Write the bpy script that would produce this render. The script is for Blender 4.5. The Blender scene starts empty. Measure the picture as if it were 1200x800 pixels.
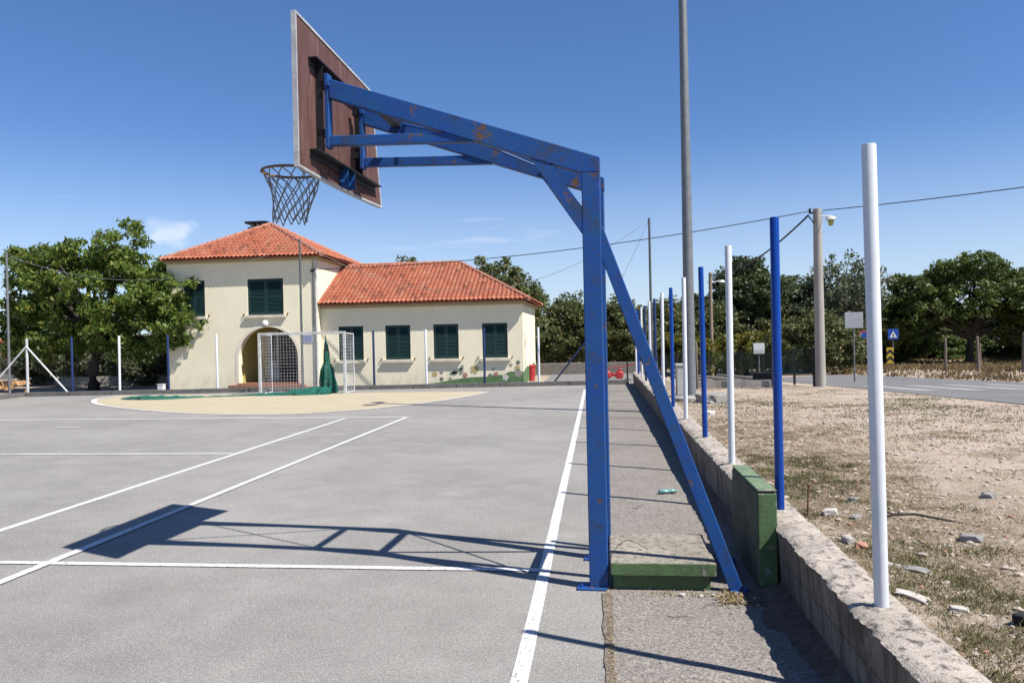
import bpy, bmesh, math, random
import numpy as np
from mathutils import Vector, Matrix, noise as mnoise
PI = math.pi
R = math.radians
random.seed(7)
rng = np.random.default_rng(11)
scene = bpy.context.scene
col = scene.collection

# ------------------------------------------------------------------ camera
CAM_H, YAW, PITCH, ROLL = 1.70, R(6.36), R(-0.25), R(1.2)
fw = Vector((-math.sin(YAW)*math.cos(PITCH), math.cos(YAW)*math.cos(PITCH), math.sin(PITCH)))
rt0 = Vector((math.cos(YAW), math.sin(YAW), 0)); up0 = rt0.cross(fw)
rt = rt0*math.cos(ROLL) - up0*math.sin(ROLL)
up = up0*math.cos(ROLL) + rt0*math.sin(ROLL)
cd = bpy.data.cameras.new('camera'); cam = bpy.data.objects.new('camera', cd); col.objects.link(cam)
cam.matrix_world = Matrix(((rt.x, up.x, -fw.x, 0), (rt.y, up.y, -fw.y, 0), (rt.z, up.z, -fw.z, CAM_H), (0, 0, 0, 1)))
cd.sensor_width = 23.5; cd.lens = 18.0; cd.clip_start = 0.05; cd.clip_end = 3000
scene.camera = cam

# ------------------------------------------------------------------ sun, sky, exposure
SX, SY = 0.664, 0.298                      # a shadow runs SX to -X and SY to +Y per metre of height
SUN_EL = math.atan(1/math.hypot(SX, SY)); SUN_AZ = math.atan2(SX, -SY)   # azimuth clockwise from +Y
sl = bpy.data.lights.new('sun', 'SUN'); sl.energy = 5.0; sl.angle = R(0.53); sl.color = (1.0, 0.965, 0.91)
so = bpy.data.objects.new('sun', sl); col.objects.link(so)
so.rotation_euler = Vector((-SX, SY, -1)).to_track_quat('-Z', 'Y').to_euler(); so.location = (10, -5, 20)
world = bpy.data.worlds.new('World'); scene.world = world; world.use_nodes = True
wn, wl = world.node_tree.nodes, world.node_tree.links
wn.clear()
wout = wn.new('ShaderNodeOutputWorld'); wbg = wn.new('ShaderNodeBackground'); wbg.inputs['Strength'].default_value = 0.067
sky = wn.new('ShaderNodeTexSky'); sky.sky_type = 'NISHITA'; sky.sun_disc = False
sky.sun_elevation = SUN_EL; sky.sun_rotation = SUN_AZ; sky.air_density = 1.0; sky.dust_density = 0.3; sky.ozone_density = 3.0; sky.altitude = 100
wtc = wn.new('ShaderNodeTexCoord')
def wmath(op, a, b=None, clamp=False):
    n = wn.new('ShaderNodeMath'); n.operation = op; n.use_clamp = clamp
    for i, v in enumerate((a, b)):
        if v is None: continue
        if isinstance(v, (int, float)): n.inputs[i].default_value = v
        else: wl.new(v, n.inputs[i])
    return n.outputs[0]
wsep = wn.new('ShaderNodeSeparateXYZ'); wl.new(wtc.outputs['Generated'], wsep.inputs[0])
def wcloud(scale, lo, hi, zs, det=6.0, off=(0, 0, 0)):
    mp = wn.new('ShaderNodeMapping'); mp.inputs['Scale'].default_value = (1, 1, zs); mp.inputs['Location'].default_value = off
    wl.new(wtc.outputs['Generated'], mp.inputs[0])
    nz = wn.new('ShaderNodeTexNoise'); nz.inputs['Scale'].default_value = scale; nz.inputs['Detail'].default_value = det; nz.inputs['Roughness'].default_value = 0.6
    wl.new(mp.outputs[0], nz.inputs['Vector'])
    mr = wn.new('ShaderNodeMapRange'); mr.inputs[1].default_value = lo; mr.inputs[2].default_value = hi; mr.interpolation_type = 'SMOOTHSTEP'
    wl.new(nz.outputs[0], mr.inputs[0]); return mr.outputs[0]
def wband(z0, z1, z2, z3):
    a = wn.new('ShaderNodeMapRange'); a.interpolation_type = 'SMOOTHSTEP'; a.inputs[1].default_value = z0; a.inputs[2].default_value = z1
    b = wn.new('ShaderNodeMapRange'); b.interpolation_type = 'SMOOTHSTEP'; b.inputs[1].default_value = z2; b.inputs[2].default_value = z3; b.inputs[3].default_value = 1; b.inputs[4].default_value = 0
    wl.new(wsep.outputs[2], a.inputs[0]); wl.new(wsep.outputs[2], b.inputs[0])
    return wmath('MULTIPLY', a.outputs[0], b.outputs[0])
streak = wmath('MULTIPLY', wmath('MULTIPLY', wcloud(3.2, 0.47, 0.75, 9.0, off=(3.1, 0.4, 0)), wband(0.02, 0.07, 0.12, 0.22)), 0.46)
veil = wmath('MULTIPLY', wband(-0.2, -0.05, 0.0, 0.26), 0.40)
# one small cumulus low on the left: a soft ball of directions, ragged by noise
cdir = Vector((-0.495, 0.858, 0.130)).normalized()
vd = wn.new('ShaderNodeVectorMath'); vd.operation = 'SUBTRACT'; vd.inputs[1].default_value = cdir; wl.new(wtc.outputs['Generated'], vd.inputs[0])
vs = wn.new('ShaderNodeVectorMath'); vs.operation = 'MULTIPLY'; vs.inputs[1].default_value = (1, 1, 2.2); wl.new(vd.outputs[0], vs.inputs[0])
vl = wn.new('ShaderNodeVectorMath'); vl.operation = 'LENGTH'; wl.new(vs.outputs[0], vl.inputs[0])
nzc = wn.new('ShaderNodeTexNoise'); nzc.inputs['Scale'].default_value = 38; nzc.inputs['Detail'].default_value = 7; wl.new(wtc.outputs['Generated'], nzc.inputs['Vector'])
ball = wmath('SUBTRACT', wmath('ADD', 0.058, wmath('MULTIPLY', wmath('SUBTRACT', nzc.outputs[0], 0.5), 0.11)), vl.outputs['Value'])
cumulus = wmath('MULTIPLY', wmath('MULTIPLY', ball, 20.0, True), 0.62)
cl = wmath('MAXIMUM', wmath('MAXIMUM', streak, veil), cumulus, True)
wmix = wn.new('ShaderNodeMixRGB'); wmix.inputs[2].default_value = (8.6, 9.2, 10.2, 1)
wt = wn.new('ShaderNodeMixRGB'); wt.blend_type = 'MULTIPLY'; wt.inputs[0].default_value = 1.0; wt.inputs[2].default_value = (0.66, 0.87, 1.18, 1); wl.new(sky.outputs[0], wt.inputs[1])
wl.new(cl, wmix.inputs[0]); wl.new(wt.outputs[0], wmix.inputs[1]); wl.new(wmix.outputs[0], wbg.inputs[0]); wl.new(wbg.outputs[0], wout.inputs[0])
vs_ = scene.view_settings
vs_.view_transform = 'Standard'; vs_.look = 'None'; vs_.exposure = 0.75; vs_.gamma = 1.0; vs_.use_curve_mapping = False

# ------------------------------------------------------------------ helpers
def link(o, parent=None):
    col.objects.link(o)
    if parent is not None: o.parent = parent
    return o
def tag(o, label=None, cat=None, group=None, kind=None):
    if label: o['label'] = label
    if cat: o['category'] = cat
    if group: o['group'] = group
    if kind: o['kind'] = kind
    return o
def empty(name, loc, label, cat, group=None, rz=0):
    o = bpy.data.objects.new(name, None); o.empty_display_size = 0.2
    o.location = loc; o.rotation_euler.z = rz; link(o)
    return tag(o, label, cat, group)
def copy_tree(o, parent=None):
    c = o.copy(); col.objects.link(c)
    if parent is not None: c.parent = parent
    for ch in [k for k in o.children]: copy_tree(ch, c)
    return c
class MB:
    def __init__(self): self.bm = bmesh.new()
    def box(self, c, s, rot=None, bev=0.0):
        r = bmesh.ops.create_cube(self.bm, size=1.0)
        vs = r['verts']
        bmesh.ops.scale(self.bm, vec=Vector(s), verts=vs)
        if bev > 0:
            es = list({e for v in vs for e in v.link_edges})
            b = bmesh.ops.bevel(self.bm, geom=es, offset=bev, segments=1, affect='EDGES', profile=0.5)
            vs = list({v for f in b['faces'] for v in f.verts} | {v for v in vs if v.is_valid})
        if rot is not None: bmesh.ops.rotate(self.bm, cent=(0, 0, 0), matrix=rot, verts=vs)
        bmesh.ops.translate(self.bm, vec=Vector(c), verts=vs)
        return self
    def span(self, a, b, bev=0.0):           # axis aligned box from corner a to corner b
        a, b = Vector(a), Vector(b); d = b-a
        return self.box((a+b)/2, (abs(d.x), abs(d.y), abs(d.z)), None, bev)
    def bar(self, p, q, w, h, side=(0, 1, 0), bev=0.0):   # w along side, h across
        p, q = Vector(p), Vector(q); z = (q-p); L = z.length; z.normalize()
        s = Vector(side); s = (s - z*s.dot(z)).normalized(); t = z.cross(s)
        return self.box((p+q)/2, (w, h, L), Matrix((s, t, z)).transposed(), bev)
    def tube(self, p, q, r0, r1=None, n=10, cap=True):
        p, q = Vector(p), Vector(q); r1 = r0 if r1 is None else r1
        z = q-p; L = z.length
        if L < 1e-6: return self
        rot = z.to_track_quat('Z', 'Y').to_matrix().to_4x4()
        bmesh.ops.create_cone(self.bm, cap_ends=cap, segments=n, radius1=r0, radius2=max(r1, 1e-4), depth=L, matrix=Matrix.Translation((p+q)/2) @ rot)
        return self
    def path(self, pts, r, n=8):
        pts = [Vector(p) for p in pts]; rings = []
        rr = r if isinstance(r, (list, tuple)) else [r]*len(pts)
        for i, p in enumerate(pts):
            d = (pts[min(i+1, len(pts)-1)] - pts[max(i-1, 0)]).normalized()
            a = d.cross(Vector((0, 0, 1)))
            if a.length < 1e-3: a = d.cross(Vector((0, 1, 0)))
            a.normalize(); b = d.cross(a)
            rings.append([self.bm.verts.new(p + (a*math.cos(2*PI*k/n) + b*math.sin(2*PI*k/n))*rr[i]) for k in range(n)])
        for i in range(len(rings)-1):
            for k in range(n):
                self.bm.faces.new((rings[i][k], rings[i][(k+1) % n], rings[i+1][(k+1) % n], rings[i+1][k]))
        if n > 2:
            self.bm.faces.new(rings[0][::-1]); self.bm.faces.new(rings[-1])
        return self
    def lathe(self, prof, c, n=20):
        c = Vector(c); rings = []
        for r, z in prof:
            rings.append([self.bm.verts.new(c + Vector((r*math.cos(2*PI*k/n), r*math.sin(2*PI*k/n), z))) for k in range(n)])
        for i in range(len(rings)-1):
            for k in range(n):
                self.bm.faces.new((rings[i][k], rings[i][(k+1) % n], rings[i+1][(k+1) % n], rings[i+1][k]))
        self.bm.faces.new(rings[0][::-1]); self.bm.faces.new(rings[-1]); return self
    def prism(self, pts, ext):               # polygon (3D points) pushed along ext
        ext = Vector(ext); a = [self.bm.verts.new(Vector(p)) for p in pts]; b = [self.bm.verts.new(Vector(p)+ext) for p in pts]
        n = len(a); self.bm.faces.new(a[::-1]); self.bm.faces.new(b)
        for i in range(n): self.bm.faces.new((a[i], a[(i+1) % n], b[(i+1) % n], b[i]))
        return self
    def poly(self, pts):
        self.bm.faces.new([self.bm.verts.new(Vector(p)) for p in pts]); return self
    def rock(self, c, s, seed, flat=0.0, sub=2):
        r = bmesh.ops.create_icosphere(self.bm, subdivisions=sub, radius=1.0)
        rr = random.Random(seed); off = Vector((rr.uniform(0, 50), rr.uniform(0, 50), rr.uniform(0, 50)))
        rot = Matrix.Rotation(rr.uniform(0, 6.28), 3, 'Z')
        for v in r['verts']:
            d = v.co.normalized(); k = 1 + 0.55*mnoise.noise(d*1.3+off) + 0.18*mnoise.noise(d*3.5+off)
            p = d*k
            p = Vector((max(-.75, min(.75, p.x)), max(-.75, min(.75, p.y)), max(-.6, min(.7, p.z))))
            v.co = Vector(c) + rot @ Vector((p.x*s[0], p.y*s[1], p.z*s[2]))
        return self
    def build(self, name, mat, parent=None, smooth=False, angle=None):
        me = bpy.data.meshes.new(name)
        bmesh.ops.recalc_face_normals(self.bm, faces=self.bm.faces[:])
        self.bm.to_mesh(me); self.bm.free()
        for m in (mat if isinstance(mat, (list, tuple)) else [mat]): me.materials.append(m)
        if smooth:
            for p in me.polygons: p.use_smooth = True
            if angle is not None: me.set_sharp_from_angle(angle=R(angle))
        return link(bpy.data.objects.new(name, me), parent)
def np_mesh(name, verts, faces, mat, parent=None, smooth=False):
    me = bpy.data.meshes.new(name); nv, nf, k = len(verts), len(faces), faces.shape[1]
    me.vertices.add(nv); me.vertices.foreach_set('co', np.ascontiguousarray(verts, dtype=np.float32).ravel())
    me.loops.add(nf*k); me.loops.foreach_set('vertex_index', faces.astype(np.int32).ravel())
    me.polygons.add(nf); me.polygons.foreach_set('loop_start', np.arange(0, nf*k, k, dtype=np.int32))
    me.polygons.foreach_set('use_smooth', np.full(nf, smooth))
    me.materials.append(mat); me.update(calc_edges=True); me.validate()
    return link(bpy.data.objects.new(name, me), parent)
# vectorised value noise
_perm = rng.random(65536)
def vnoise(x, y, seed=0):
    xi, yi = np.floor(x).astype(int), np.floor(y).astype(int); fx, fy = x-xi, y-yi
    fx, fy = fx*fx*(3-2*fx), fy*fy*(3-2*fy)
    h = lambda a, b: _perm[((a*7919 + b*104729 + seed*1299709) ^ (a*31 + b*17)) & 65535]
    return (h(xi, yi)*(1-fx)+h(xi+1, yi)*fx)*(1-fy) + (h(xi, yi+1)*(1-fx)+h(xi+1, yi+1)*fx)*fy
def fbm(x, y, seed=0, oct=4):
    s, a, t = 0, 1.0, 0
    for o in range(oct): s = s + a*vnoise(x*2**o, y*2**o, seed+o); t += a; a *= 0.5
    return s/t

# ------------------------------------------------------------------ materials
class NT:
    def __init__(self, name):
        self.m = bpy.data.materials.new(name); self.m.use_nodes = True
        self.n, self.l = self.m.node_tree.nodes, self.m.node_tree.links
        self.b = self.n['Principled BSDF']; self.tc = self.n.new('ShaderNodeTexCoord')
    def put(self, sock, v):
        if hasattr(v, 'is_linked') or isinstance(v, bpy.types.NodeSocket): self.l.new(v, sock)
        elif isinstance(v, (tuple, list)): sock.default_value = (*v, 1) if len(v) == 3 and len(sock.default_value) == 4 else v
        else: sock.default_value = v
    def noise(self, scale, det=4, rough=0.55, stretch=(1, 1, 1), co='Object', off=(0, 0, 0)):
        mp = self.n.new('ShaderNodeMapping'); mp.inputs['Scale'].default_value = stretch; mp.inputs['Location'].default_value = off
        self.l.new(self.tc.outputs[co], mp.inputs[0])
        t = self.n.new('ShaderNodeTexNoise'); t.inputs['Scale'].default_value = scale; t.inputs['Detail'].default_value = det; t.inputs['Roughness'].default_value = rough
        self.l.new(mp.outputs[0], t.inputs['Vector']); return t.outputs[0]
    def voro(self, scale, feature='F1', out='Distance', stretch=(1, 1, 1)):
        mp = self.n.new('ShaderNodeMapping'); mp.inputs['Scale'].default_value = stretch
        self.l.new(self.tc.outputs['Object'], mp.inputs[0])
        t = self.n.new('ShaderNodeTexVoronoi'); t.feature = feature; t.inputs['Scale'].default_value = scale
        self.l.new(mp.outputs[0], t.inputs['Vector']); return t.outputs[out]
    def rng(self, v, lo, hi, a=0.0, b=1.0):
        r = self.n.new('ShaderNodeMapRange'); r.inputs[1].default_value = lo; r.inputs[2].default_value = hi; r.inputs[3].default_value = a; r.inputs[4].default_value = b
        self.put(r.inputs[0], v); return r.outputs[0]
    def mix(self, f, a, b, mode='MIX'):
        x = self.n.new('ShaderNodeMixRGB'); x.blend_type = mode
        self.put(x.inputs[0], f); self.put(x.inputs[1], a); self.put(x.inputs[2], b); return x.outputs[0]
    def math(self, op, a, b=0.0, clamp=False):
        x = self.n.new('ShaderNodeMath'); x.operation = op; x.use_clamp = clamp
        self.put(x.inputs[0], a); self.put(x.inputs[1], b); return x.outputs[0]
    def bump(self, h, strength, dist):
        x = self.n.new('ShaderNodeBump'); x.inputs['Strength'].default_value = strength; x.inputs['Distance'].default_value = dist
        self.l.new(h, x.inputs['Height']); self.l.new(x.outputs[0], self.b.inputs['Normal'])
    def fin(self, colr, rough=0.8, metal=0.0, spec=0.5, k=0.76):
        if k != 1: colr = self.mix(1.0, colr, (k, k, k), 'MULTIPLY')
        self.put(self.b.inputs['Base Color'], colr); self.put(self.b.inputs['Roughness'], rough); self.put(self.b.inputs['Metallic'], metal)
        self.b.inputs['Specular IOR Level'].default_value = spec; return self.m
def simple(name, c1, c2, scale=6, rough=0.7, bump=0.2, bd=0.003, bs=60, metal=0.0, spec=0.4, stretch=(1, 1, 1)):
    t = NT(name); f = t.rng(t.noise(scale, 5, 0.6, stretch), 0.3, 0.7)
    if bump: t.bump(t.noise(bs, 3, 0.6, stretch), bump, bd)
    return t.fin(t.mix(f, c1, c2), rough, metal, spec)
M = {}
def m_asphalt(name, base, var, coarse, tint, spots=()):
    t = NT(name)
    big = t.noise(0.35, 5, 0.6); mid = t.noise(2.2, 5, 0.65); fine = t.noise(coarse, 2, 0.7); spk = t.voro(coarse*1.1, out='Color')
    c = t.mix(t.rng(big, 0.35, 0.65), tuple(b*0.84 for b in base), tuple(b*1.12 for b in base))
    c = t.mix(t.rng(mid, 0.42, 0.7, 0, 0.45), c, tint)
    gr = t.noise(coarse*.35, 3, 0.8); c = t.mix(.5*var, c, t.mix(t.rng(gr, 0.32, 0.68), (0.5, 0.5, 0.5), (1.4, 1.39, 1.37)), 'MULTIPLY')
    c = t.mix(var, c, t.mix(t.rng(fine, 0.28, 0.72), (0.25, 0.25, 0.25), (1.55, 1.53, 1.5)), 'MULTIPLY')
    sp = t.math('GREATER_THAN', t.mix(1, spk, spk), 0.9)
    g = t.n.new('ShaderNodeSeparateColor'); t.l.new(spk, g.inputs[0])
    c = t.mix(t.math('MULTIPLY', t.math('GREATER_THAN', g.outputs[0], 0.94), 0.30*var), c, tuple(min(1, b*2.1) for b in base))
    c = t.mix(t.math('MULTIPLY', t.math('LESS_THAN', g.outputs[1], 0.10), 0.45*var), c, tuple(b*0.35 for b in base))
    st = t.rng(t.noise(0.8, 6, 0.7, off=(4, 7, 0)), 0.56, 0.74, 0, 0.42); c = t.mix(t.rng(t.noise(1.5, 6, 0.7, off=(14, 3, 0)), .57, .70, 0, .36), c, tuple(b*1.35 for b in base))
    c = t.mix(st, c, tuple(b*0.62 for b in base))
    for sx0, sy0, sr, sc, sf in spots:                      # old stains and scuffs
        dv = t.n.new('ShaderNodeVectorMath'); dv.operation = 'DISTANCE'; dv.inputs[1].default_value = (sx0, sy0, 0); t.l.new(t.tc.outputs['Object'], dv.inputs[0])
        ed = t.math('ADD', dv.outputs['Value'], t.rng(t.noise(2.2/sr, 6, .75), .25, .75, -sr*.7, sr*.7)); c = t.mix(t.math('MULTIPLY', t.rng(ed, 0, sr, sf, 0), t.rng(fine, .2, .7), True), c, sc)
    t.bump(fine, 0.5, 0.006)
    return t.fin(c, 0.92, 0, 0.25)
M['asphalt'] = m_asphalt('court_asphalt', (0.322, 0.307, 0.286), 0.85, 135, (0.41, 0.39, 0.362), [(-2.1, 7.3, .35, (.46, .43, .39), .55), (-3.2, 5.05, .40, (.17, .155, .14), .45), (-1.3, 4.3, .3, (.38, .36, .33), .4), (-6.8, 8.4, .5, (.40, .385, .365), .4), (-3.3, 9.6, .6, (.21, .20, .19), .4), (-9.5, 14.0, 1.2, (.40, .385, .365), .35), (-2.2, 13.0, .9, (.22, .21, .2), .3)])
M['strip'] = m_asphalt('old_strip_asphalt', (0.272, 0.246, 0.220), .9, 85, (0.33, 0.30, 0.265))
M['road'] = m_asphalt('road_asphalt', (0.20, 0.195, 0.195), 0.4, 60, (0.22, 0.21, 0.2))
M['paving'] = m_asphalt('yard_paving', (0.24, 0.23, 0.22), 0.4, 60, (0.27, 0.25, 0.23))
def m_line(name, c, keep=0.36, worn=(0.30, 0.285, 0.268)):
    t = NT(name); f = t.rng(t.noise(45, 4, 0.7), keep, keep+0.1)
    g = t.noise(1.3, 3); cc = t.mix(t.rng(g, 0.3, 0.7), c, tuple(x*0.86 for x in c))
    t.bump(t.noise(130, 2, .7), 0.35, 0.004)
    return t.fin(t.mix(f, worn, cc), 0.75, 0, 0.3)
M['line'] = m_line('white_court_paint', (0.76, 0.75, 0.74), 0.37)
M['oldline'] = m_line('worn_white_paint', (0.68, 0.68, 0.67), 0.38, (0.30, 0.285, 0.27))
M['yellow'] = m_line('yellow_court_paint', (0.56, 0.475, 0.32), 0.37, (0.36, 0.325, 0.26))
M['zebra'] = m_line('road_marking_paint', (0.44, 0.435, 0.43), 0.45, (0.27, 0.26, 0.25))
def m_concrete(name, c, dark=(0.12, 0.105, 0.09), lichen=0.5, scale=1.0):
    t = NT(name); a = t.noise(3*scale, 6, 0.65); b = t.noise(22*scale, 5, 0.7); d = t.noise(120*scale, 2, 0.7)
    cc = t.mix(t.rng(a, 0.3, 0.7), tuple(x*0.72 for x in c), tuple(min(1, x*1.15) for x in c))
    cc = t.mix(t.rng(b, 0.50, 0.64, 0, lichen), cc, dark)
    cc = t.mix(0.6, cc, t.mix(t.rng(d, 0.3, 0.7), (0.55, 0.55, 0.55), (1.3, 1.3, 1.3)), 'MULTIPLY')
    h = t.math('ADD', t.math('MULTIPLY', b, 0.7), t.math('MULTIPLY', d, 0.35))
    t.bump(h, 0.8, 0.02)
    return t.fin(cc, 0.93, 0, 0.2)
M['wall_top'] = m_concrete('weathered_concrete', (0.54, 0.475, 0.40), (0.115, 0.095, 0.085), lichen=0.95)
M['concrete'] = m_concrete('plain_concrete', (0.46, 0.43, 0.385), lichen=0.3)
M['kerb'] = m_concrete('kerb_concrete', (0.20, 0.19, 0.175), (0.05, 0.05, 0.045), 0.6)
M['blockwall'] = m_concrete('stained_wall', (0.27, 0.24, 0.205), (0.10, 0.09, 0.08), 0.5)
def m_green(name, c):
    t = NT(name); chip = t.rng(t.noise(9, 6, 0.7), 0.60, 0.64); g = t.noise(2.5, 4)
    cc = t.mix(t.rng(g, 0.3, 0.7), c, tuple(x*0.6 for x in c)); run = t.rng(t.noise(7, 4, .6, (1, 1, .15)), .5, .7, 0, .5)
    cc = t.mix(run, cc, (0.05, 0.055, 0.04)); cc = t.mix(chip, cc, (0.30, 0.27, 0.23))
    t.bump(t.noise(40, 4, .7), 0.5, 0.008); return t.fin(cc, 0.7, 0, 0.35)
M['green_paint'] = m_green('green_paint_on_concrete', (0.125, 0.215, 0.085))
M['green_pale'] = m_green('faded_green_paint', (0.21, 0.29, 0.165))
def m_paint(name, c, rust, c2=None, rough=0.42, dirt=0.35, joints=()):
    t = NT(name); c2 = c2 or tuple(x*0.72 for x in c)
    cc = t.mix(t.rng(t.noise(5, 5, .6), .35, .65), c, c2); cc = t.mix(t.rng(t.noise(55, 5, .75), .46, .70, 0, dirt*1.3), cc, tuple(.25*x+.06 for x in c)); cc = t.mix(t.rng(t.noise(30, 5, .75, off=(3, 3, 3)), .52, .72, 0, dirt), cc, tuple(min(1, x*1.35+.008) for x in c))
    gr = t.rng(t.noise(5, 7, .72, off=(9, 2, 5)), .53, .64, 0, dirt); cc = t.mix(gr, cc, (0.045, 0.05, 0.06))
    mask = t.rng(t.noise(4.2, 7, .68, off=(2, 3, 1)), rust, rust+0.035)
    fleck = t.rng(t.noise(42, 4, .6), rust+0.06, rust+0.09, 0, .8)
    for jx, jy, jz, jr in joints:                          # welds and edges where the rust sits
        dv = t.n.new('ShaderNodeVectorMath'); dv.operation = 'DISTANCE'; dv.inputs[1].default_value = (jx, jy, jz); t.l.new(t.tc.outputs['Object'], dv.inputs[0])
        near = t.rng(dv.outputs['Value'], 0, jr, .20, 0); mask = t.math('MAXIMUM', mask, t.rng(t.math('ADD', t.noise(13, 6, .7, off=(jx*3, 1, jz)), near), .705, .74))
    mask = t.math('MAXIMUM', mask, fleck)
    rc = t.mix(t.noise(35, 4), (0.070, 0.042, 0.032), (0.21, 0.115, 0.07)); cc = t.mix(mask, cc, rc)
    t.bump(t.math('SUBTRACT', t.math('MULTIPLY', t.noise(60, 3), .3), mask), 0.35, 0.002)
    return t.fin(cc, t.rng(mask, 0, 1, rough, 0.9), 0, 0.35)
M['blue'] = m_paint('chipped_blue_paint', (0.001, 0.066, 0.32), 0.625, (0.003, 0.088, 0.28), .55, .6, [(0, 0, 2.85, .16), (-.72, 0, 3.10, .22), (0, 0, .03, .14), (-.30, 0, 2.92, .12), (.03, 0, 2.45, .10), (0, .7, 2.85, .16), (.6, 0, .75, .20), (.35, 0, 1.5, .16), (0, 0, 1.35, .12), (-1.2, 0, 3.3, .12)])
M['postblue'] = m_paint('glossy_blue_paint', (0.002, 0.058, 0.35), 0.80, (0.003, 0.05, 0.31), 0.28, 0.1)
M['postdark'] = m_paint('dull_dark_blue_paint', (0.010, 0.035, 0.14), 0.72, None, 0.45, .4)
M['postwhite'] = m_paint('glossy_white_paint', (0.78, 0.80, 0.83), 0.80, (0.72, 0.74, 0.77), 0.28, 0.06)
M['goalwhite'] = m_paint('white_goal_paint', (0.72, 0.72, 0.72), 0.70, None, 0.45, .2)
M['white_trim'] = m_paint('white_board_trim', (0.60, 0.60, 0.60), 0.68, None, 0.6, .35)
M['galv'] = simple('galvanised_steel', (0.19, 0.20, 0.205), (0.26, 0.27, 0.275), 8, 0.55, 0.1, 0.002, 40, 0.35)
M['galvdark'] = simple('weathered_steel', (0.10, 0.115, 0.115), (0.15, 0.16, 0.16), 8, 0.6, 0.1, 0.002, 40, 0.2)
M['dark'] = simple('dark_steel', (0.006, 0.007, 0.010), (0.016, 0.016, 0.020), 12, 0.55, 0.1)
M['rust'] = simple('rusty_steel', (0.10, 0.04, 0.02), (0.24, 0.12, 0.06), 30, 0.85, 0.4, 0.002, 120)
M['ring'] = simple('rusty_orange_ring', (0.16, 0.075, 0.03), (0.28, 0.16, 0.08), 40, 0.8, 0.3, 0.002, 120)
def m_board():
    t = NT('brown_painted_plywood')
    g = t.noise(9, 6, .7, (1, 1.0, 0.10)); s = t.noise(40, 5, .7, (1, 1, 0.06))
    cc = t.mix(t.rng(g, .3, .7), (0.078, 0.032, 0.028), (0.16, 0.078, 0.064))
    cc = t.mix(t.rng(s, .53, .70, 0, .65), cc, (0.30, 0.20, 0.17))
    cc = t.mix(t.rng(s, .30, .42, .5, 0), cc, (0.03, 0.012, 0.01))
    t.bump(s, .4, .003); return t.fin(cc, .78, 0, .3)
M['board'] = m_board()
M['board_face'] = simple('white_board_face', (0.55, 0.55, 0.54), (0.68, 0.68, 0.67), 5, .6)
M['rope'] = simple('grey_net_rope', (0.20, 0.20, 0.19), (0.32, 0.31, 0.29), 60, .9)
M['net_white'] = simple('white_net_cord', (0.62, 0.62, 0.62), (0.72, 0.72, 0.72), 30, .8)
M['wire'] = simple('black_cable', (0.015, 0.015, 0.018), (0.03, 0.03, 0.03), 20, .6)
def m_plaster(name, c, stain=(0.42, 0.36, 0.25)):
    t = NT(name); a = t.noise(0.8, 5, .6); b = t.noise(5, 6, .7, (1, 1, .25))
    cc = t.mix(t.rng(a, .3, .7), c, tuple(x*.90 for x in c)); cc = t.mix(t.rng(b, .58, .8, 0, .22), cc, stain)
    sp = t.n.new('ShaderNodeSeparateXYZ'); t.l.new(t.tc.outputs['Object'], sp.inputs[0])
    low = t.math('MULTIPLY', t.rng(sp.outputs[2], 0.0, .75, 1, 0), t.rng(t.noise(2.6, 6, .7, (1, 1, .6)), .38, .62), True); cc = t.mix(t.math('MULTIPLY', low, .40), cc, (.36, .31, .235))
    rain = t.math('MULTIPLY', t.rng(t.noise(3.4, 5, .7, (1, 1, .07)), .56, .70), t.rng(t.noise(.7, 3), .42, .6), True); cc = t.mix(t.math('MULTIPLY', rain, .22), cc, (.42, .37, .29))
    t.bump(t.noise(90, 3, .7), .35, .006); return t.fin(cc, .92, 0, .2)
M['plaster'] = m_plaster('cream_plaster', (1.05, 0.955, 0.695))
M['plaster_y'] = m_plaster('yellow_plaster', (0.66, 0.55, 0.17), (.5, .4, .12))
M['trimcream'] = m_plaster('cream_trim', (0.95, 0.86, 0.69))
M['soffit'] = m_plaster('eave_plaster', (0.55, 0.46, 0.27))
def m_tile():
    t = NT('terracotta_tile'); uv = t.n.new('ShaderNodeUVMap'); fl = t.n.new('ShaderNodeVectorMath'); fl.operation = 'FLOOR'
    t.l.new(uv.outputs[0], fl.inputs[0]); w = t.n.new('ShaderNodeTexWhiteNoise'); w.noise_dimensions = '2D'; t.l.new(fl.outputs[0], w.inputs['Vector'])
    g = t.n.new('ShaderNodeSeparateColor'); t.l.new(w.outputs['Color'], g.inputs[0])
    cc = t.mix(g.outputs[0], (0.40, 0.115, 0.062), (0.50, 0.175, 0.098))
    cc = t.mix(t.math('MULTIPLY', t.math('GREATER_THAN', g.outputs[1], .90), .40), cc, (0.52, 0.27, 0.17))
    cc = t.mix(t.math('MULTIPLY', t.math('LESS_THAN', g.outputs[2], .08), .6), cc, (0.16, 0.06, 0.04))
    cc = t.mix(t.rng(t.noise(1.1, 5, .65), .45, .7, 0, .25), cc, (0.30, 0.13, 0.085))
    t.bump(t.noise(60, 3), .3, .004); return t.fin(cc, .85, 0, .25)
M['tile'] = m_tile()
M['ridge'] = simple('ridge_tile_clay', (0.36, 0.13, 0.08), (0.50, 0.25, 0.17), 7, .88, .3, .004)
M['orange_roof'] = simple('orange_roof_clay', (0.45, 0.10, 0.035), (0.56, 0.16, 0.06), 7, .88, .5, .02, 18, stretch=(1, 1, 1))
M['shutter'] = simple('dark_green_shutter', (0.008, 0.035, 0.034), (0.014, 0.05, 0.046), 5, .5, .1)
M['glass'] = simple('dark_glass', (0.01, 0.012, 0.015), (0.02, 0.022, 0.025), 2, .08, 0)
M['door_white'] = simple('white_door_paint', (0.6, 0.6, 0.58), (0.68, 0.68, 0.66), 4, .5, .1)
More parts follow.
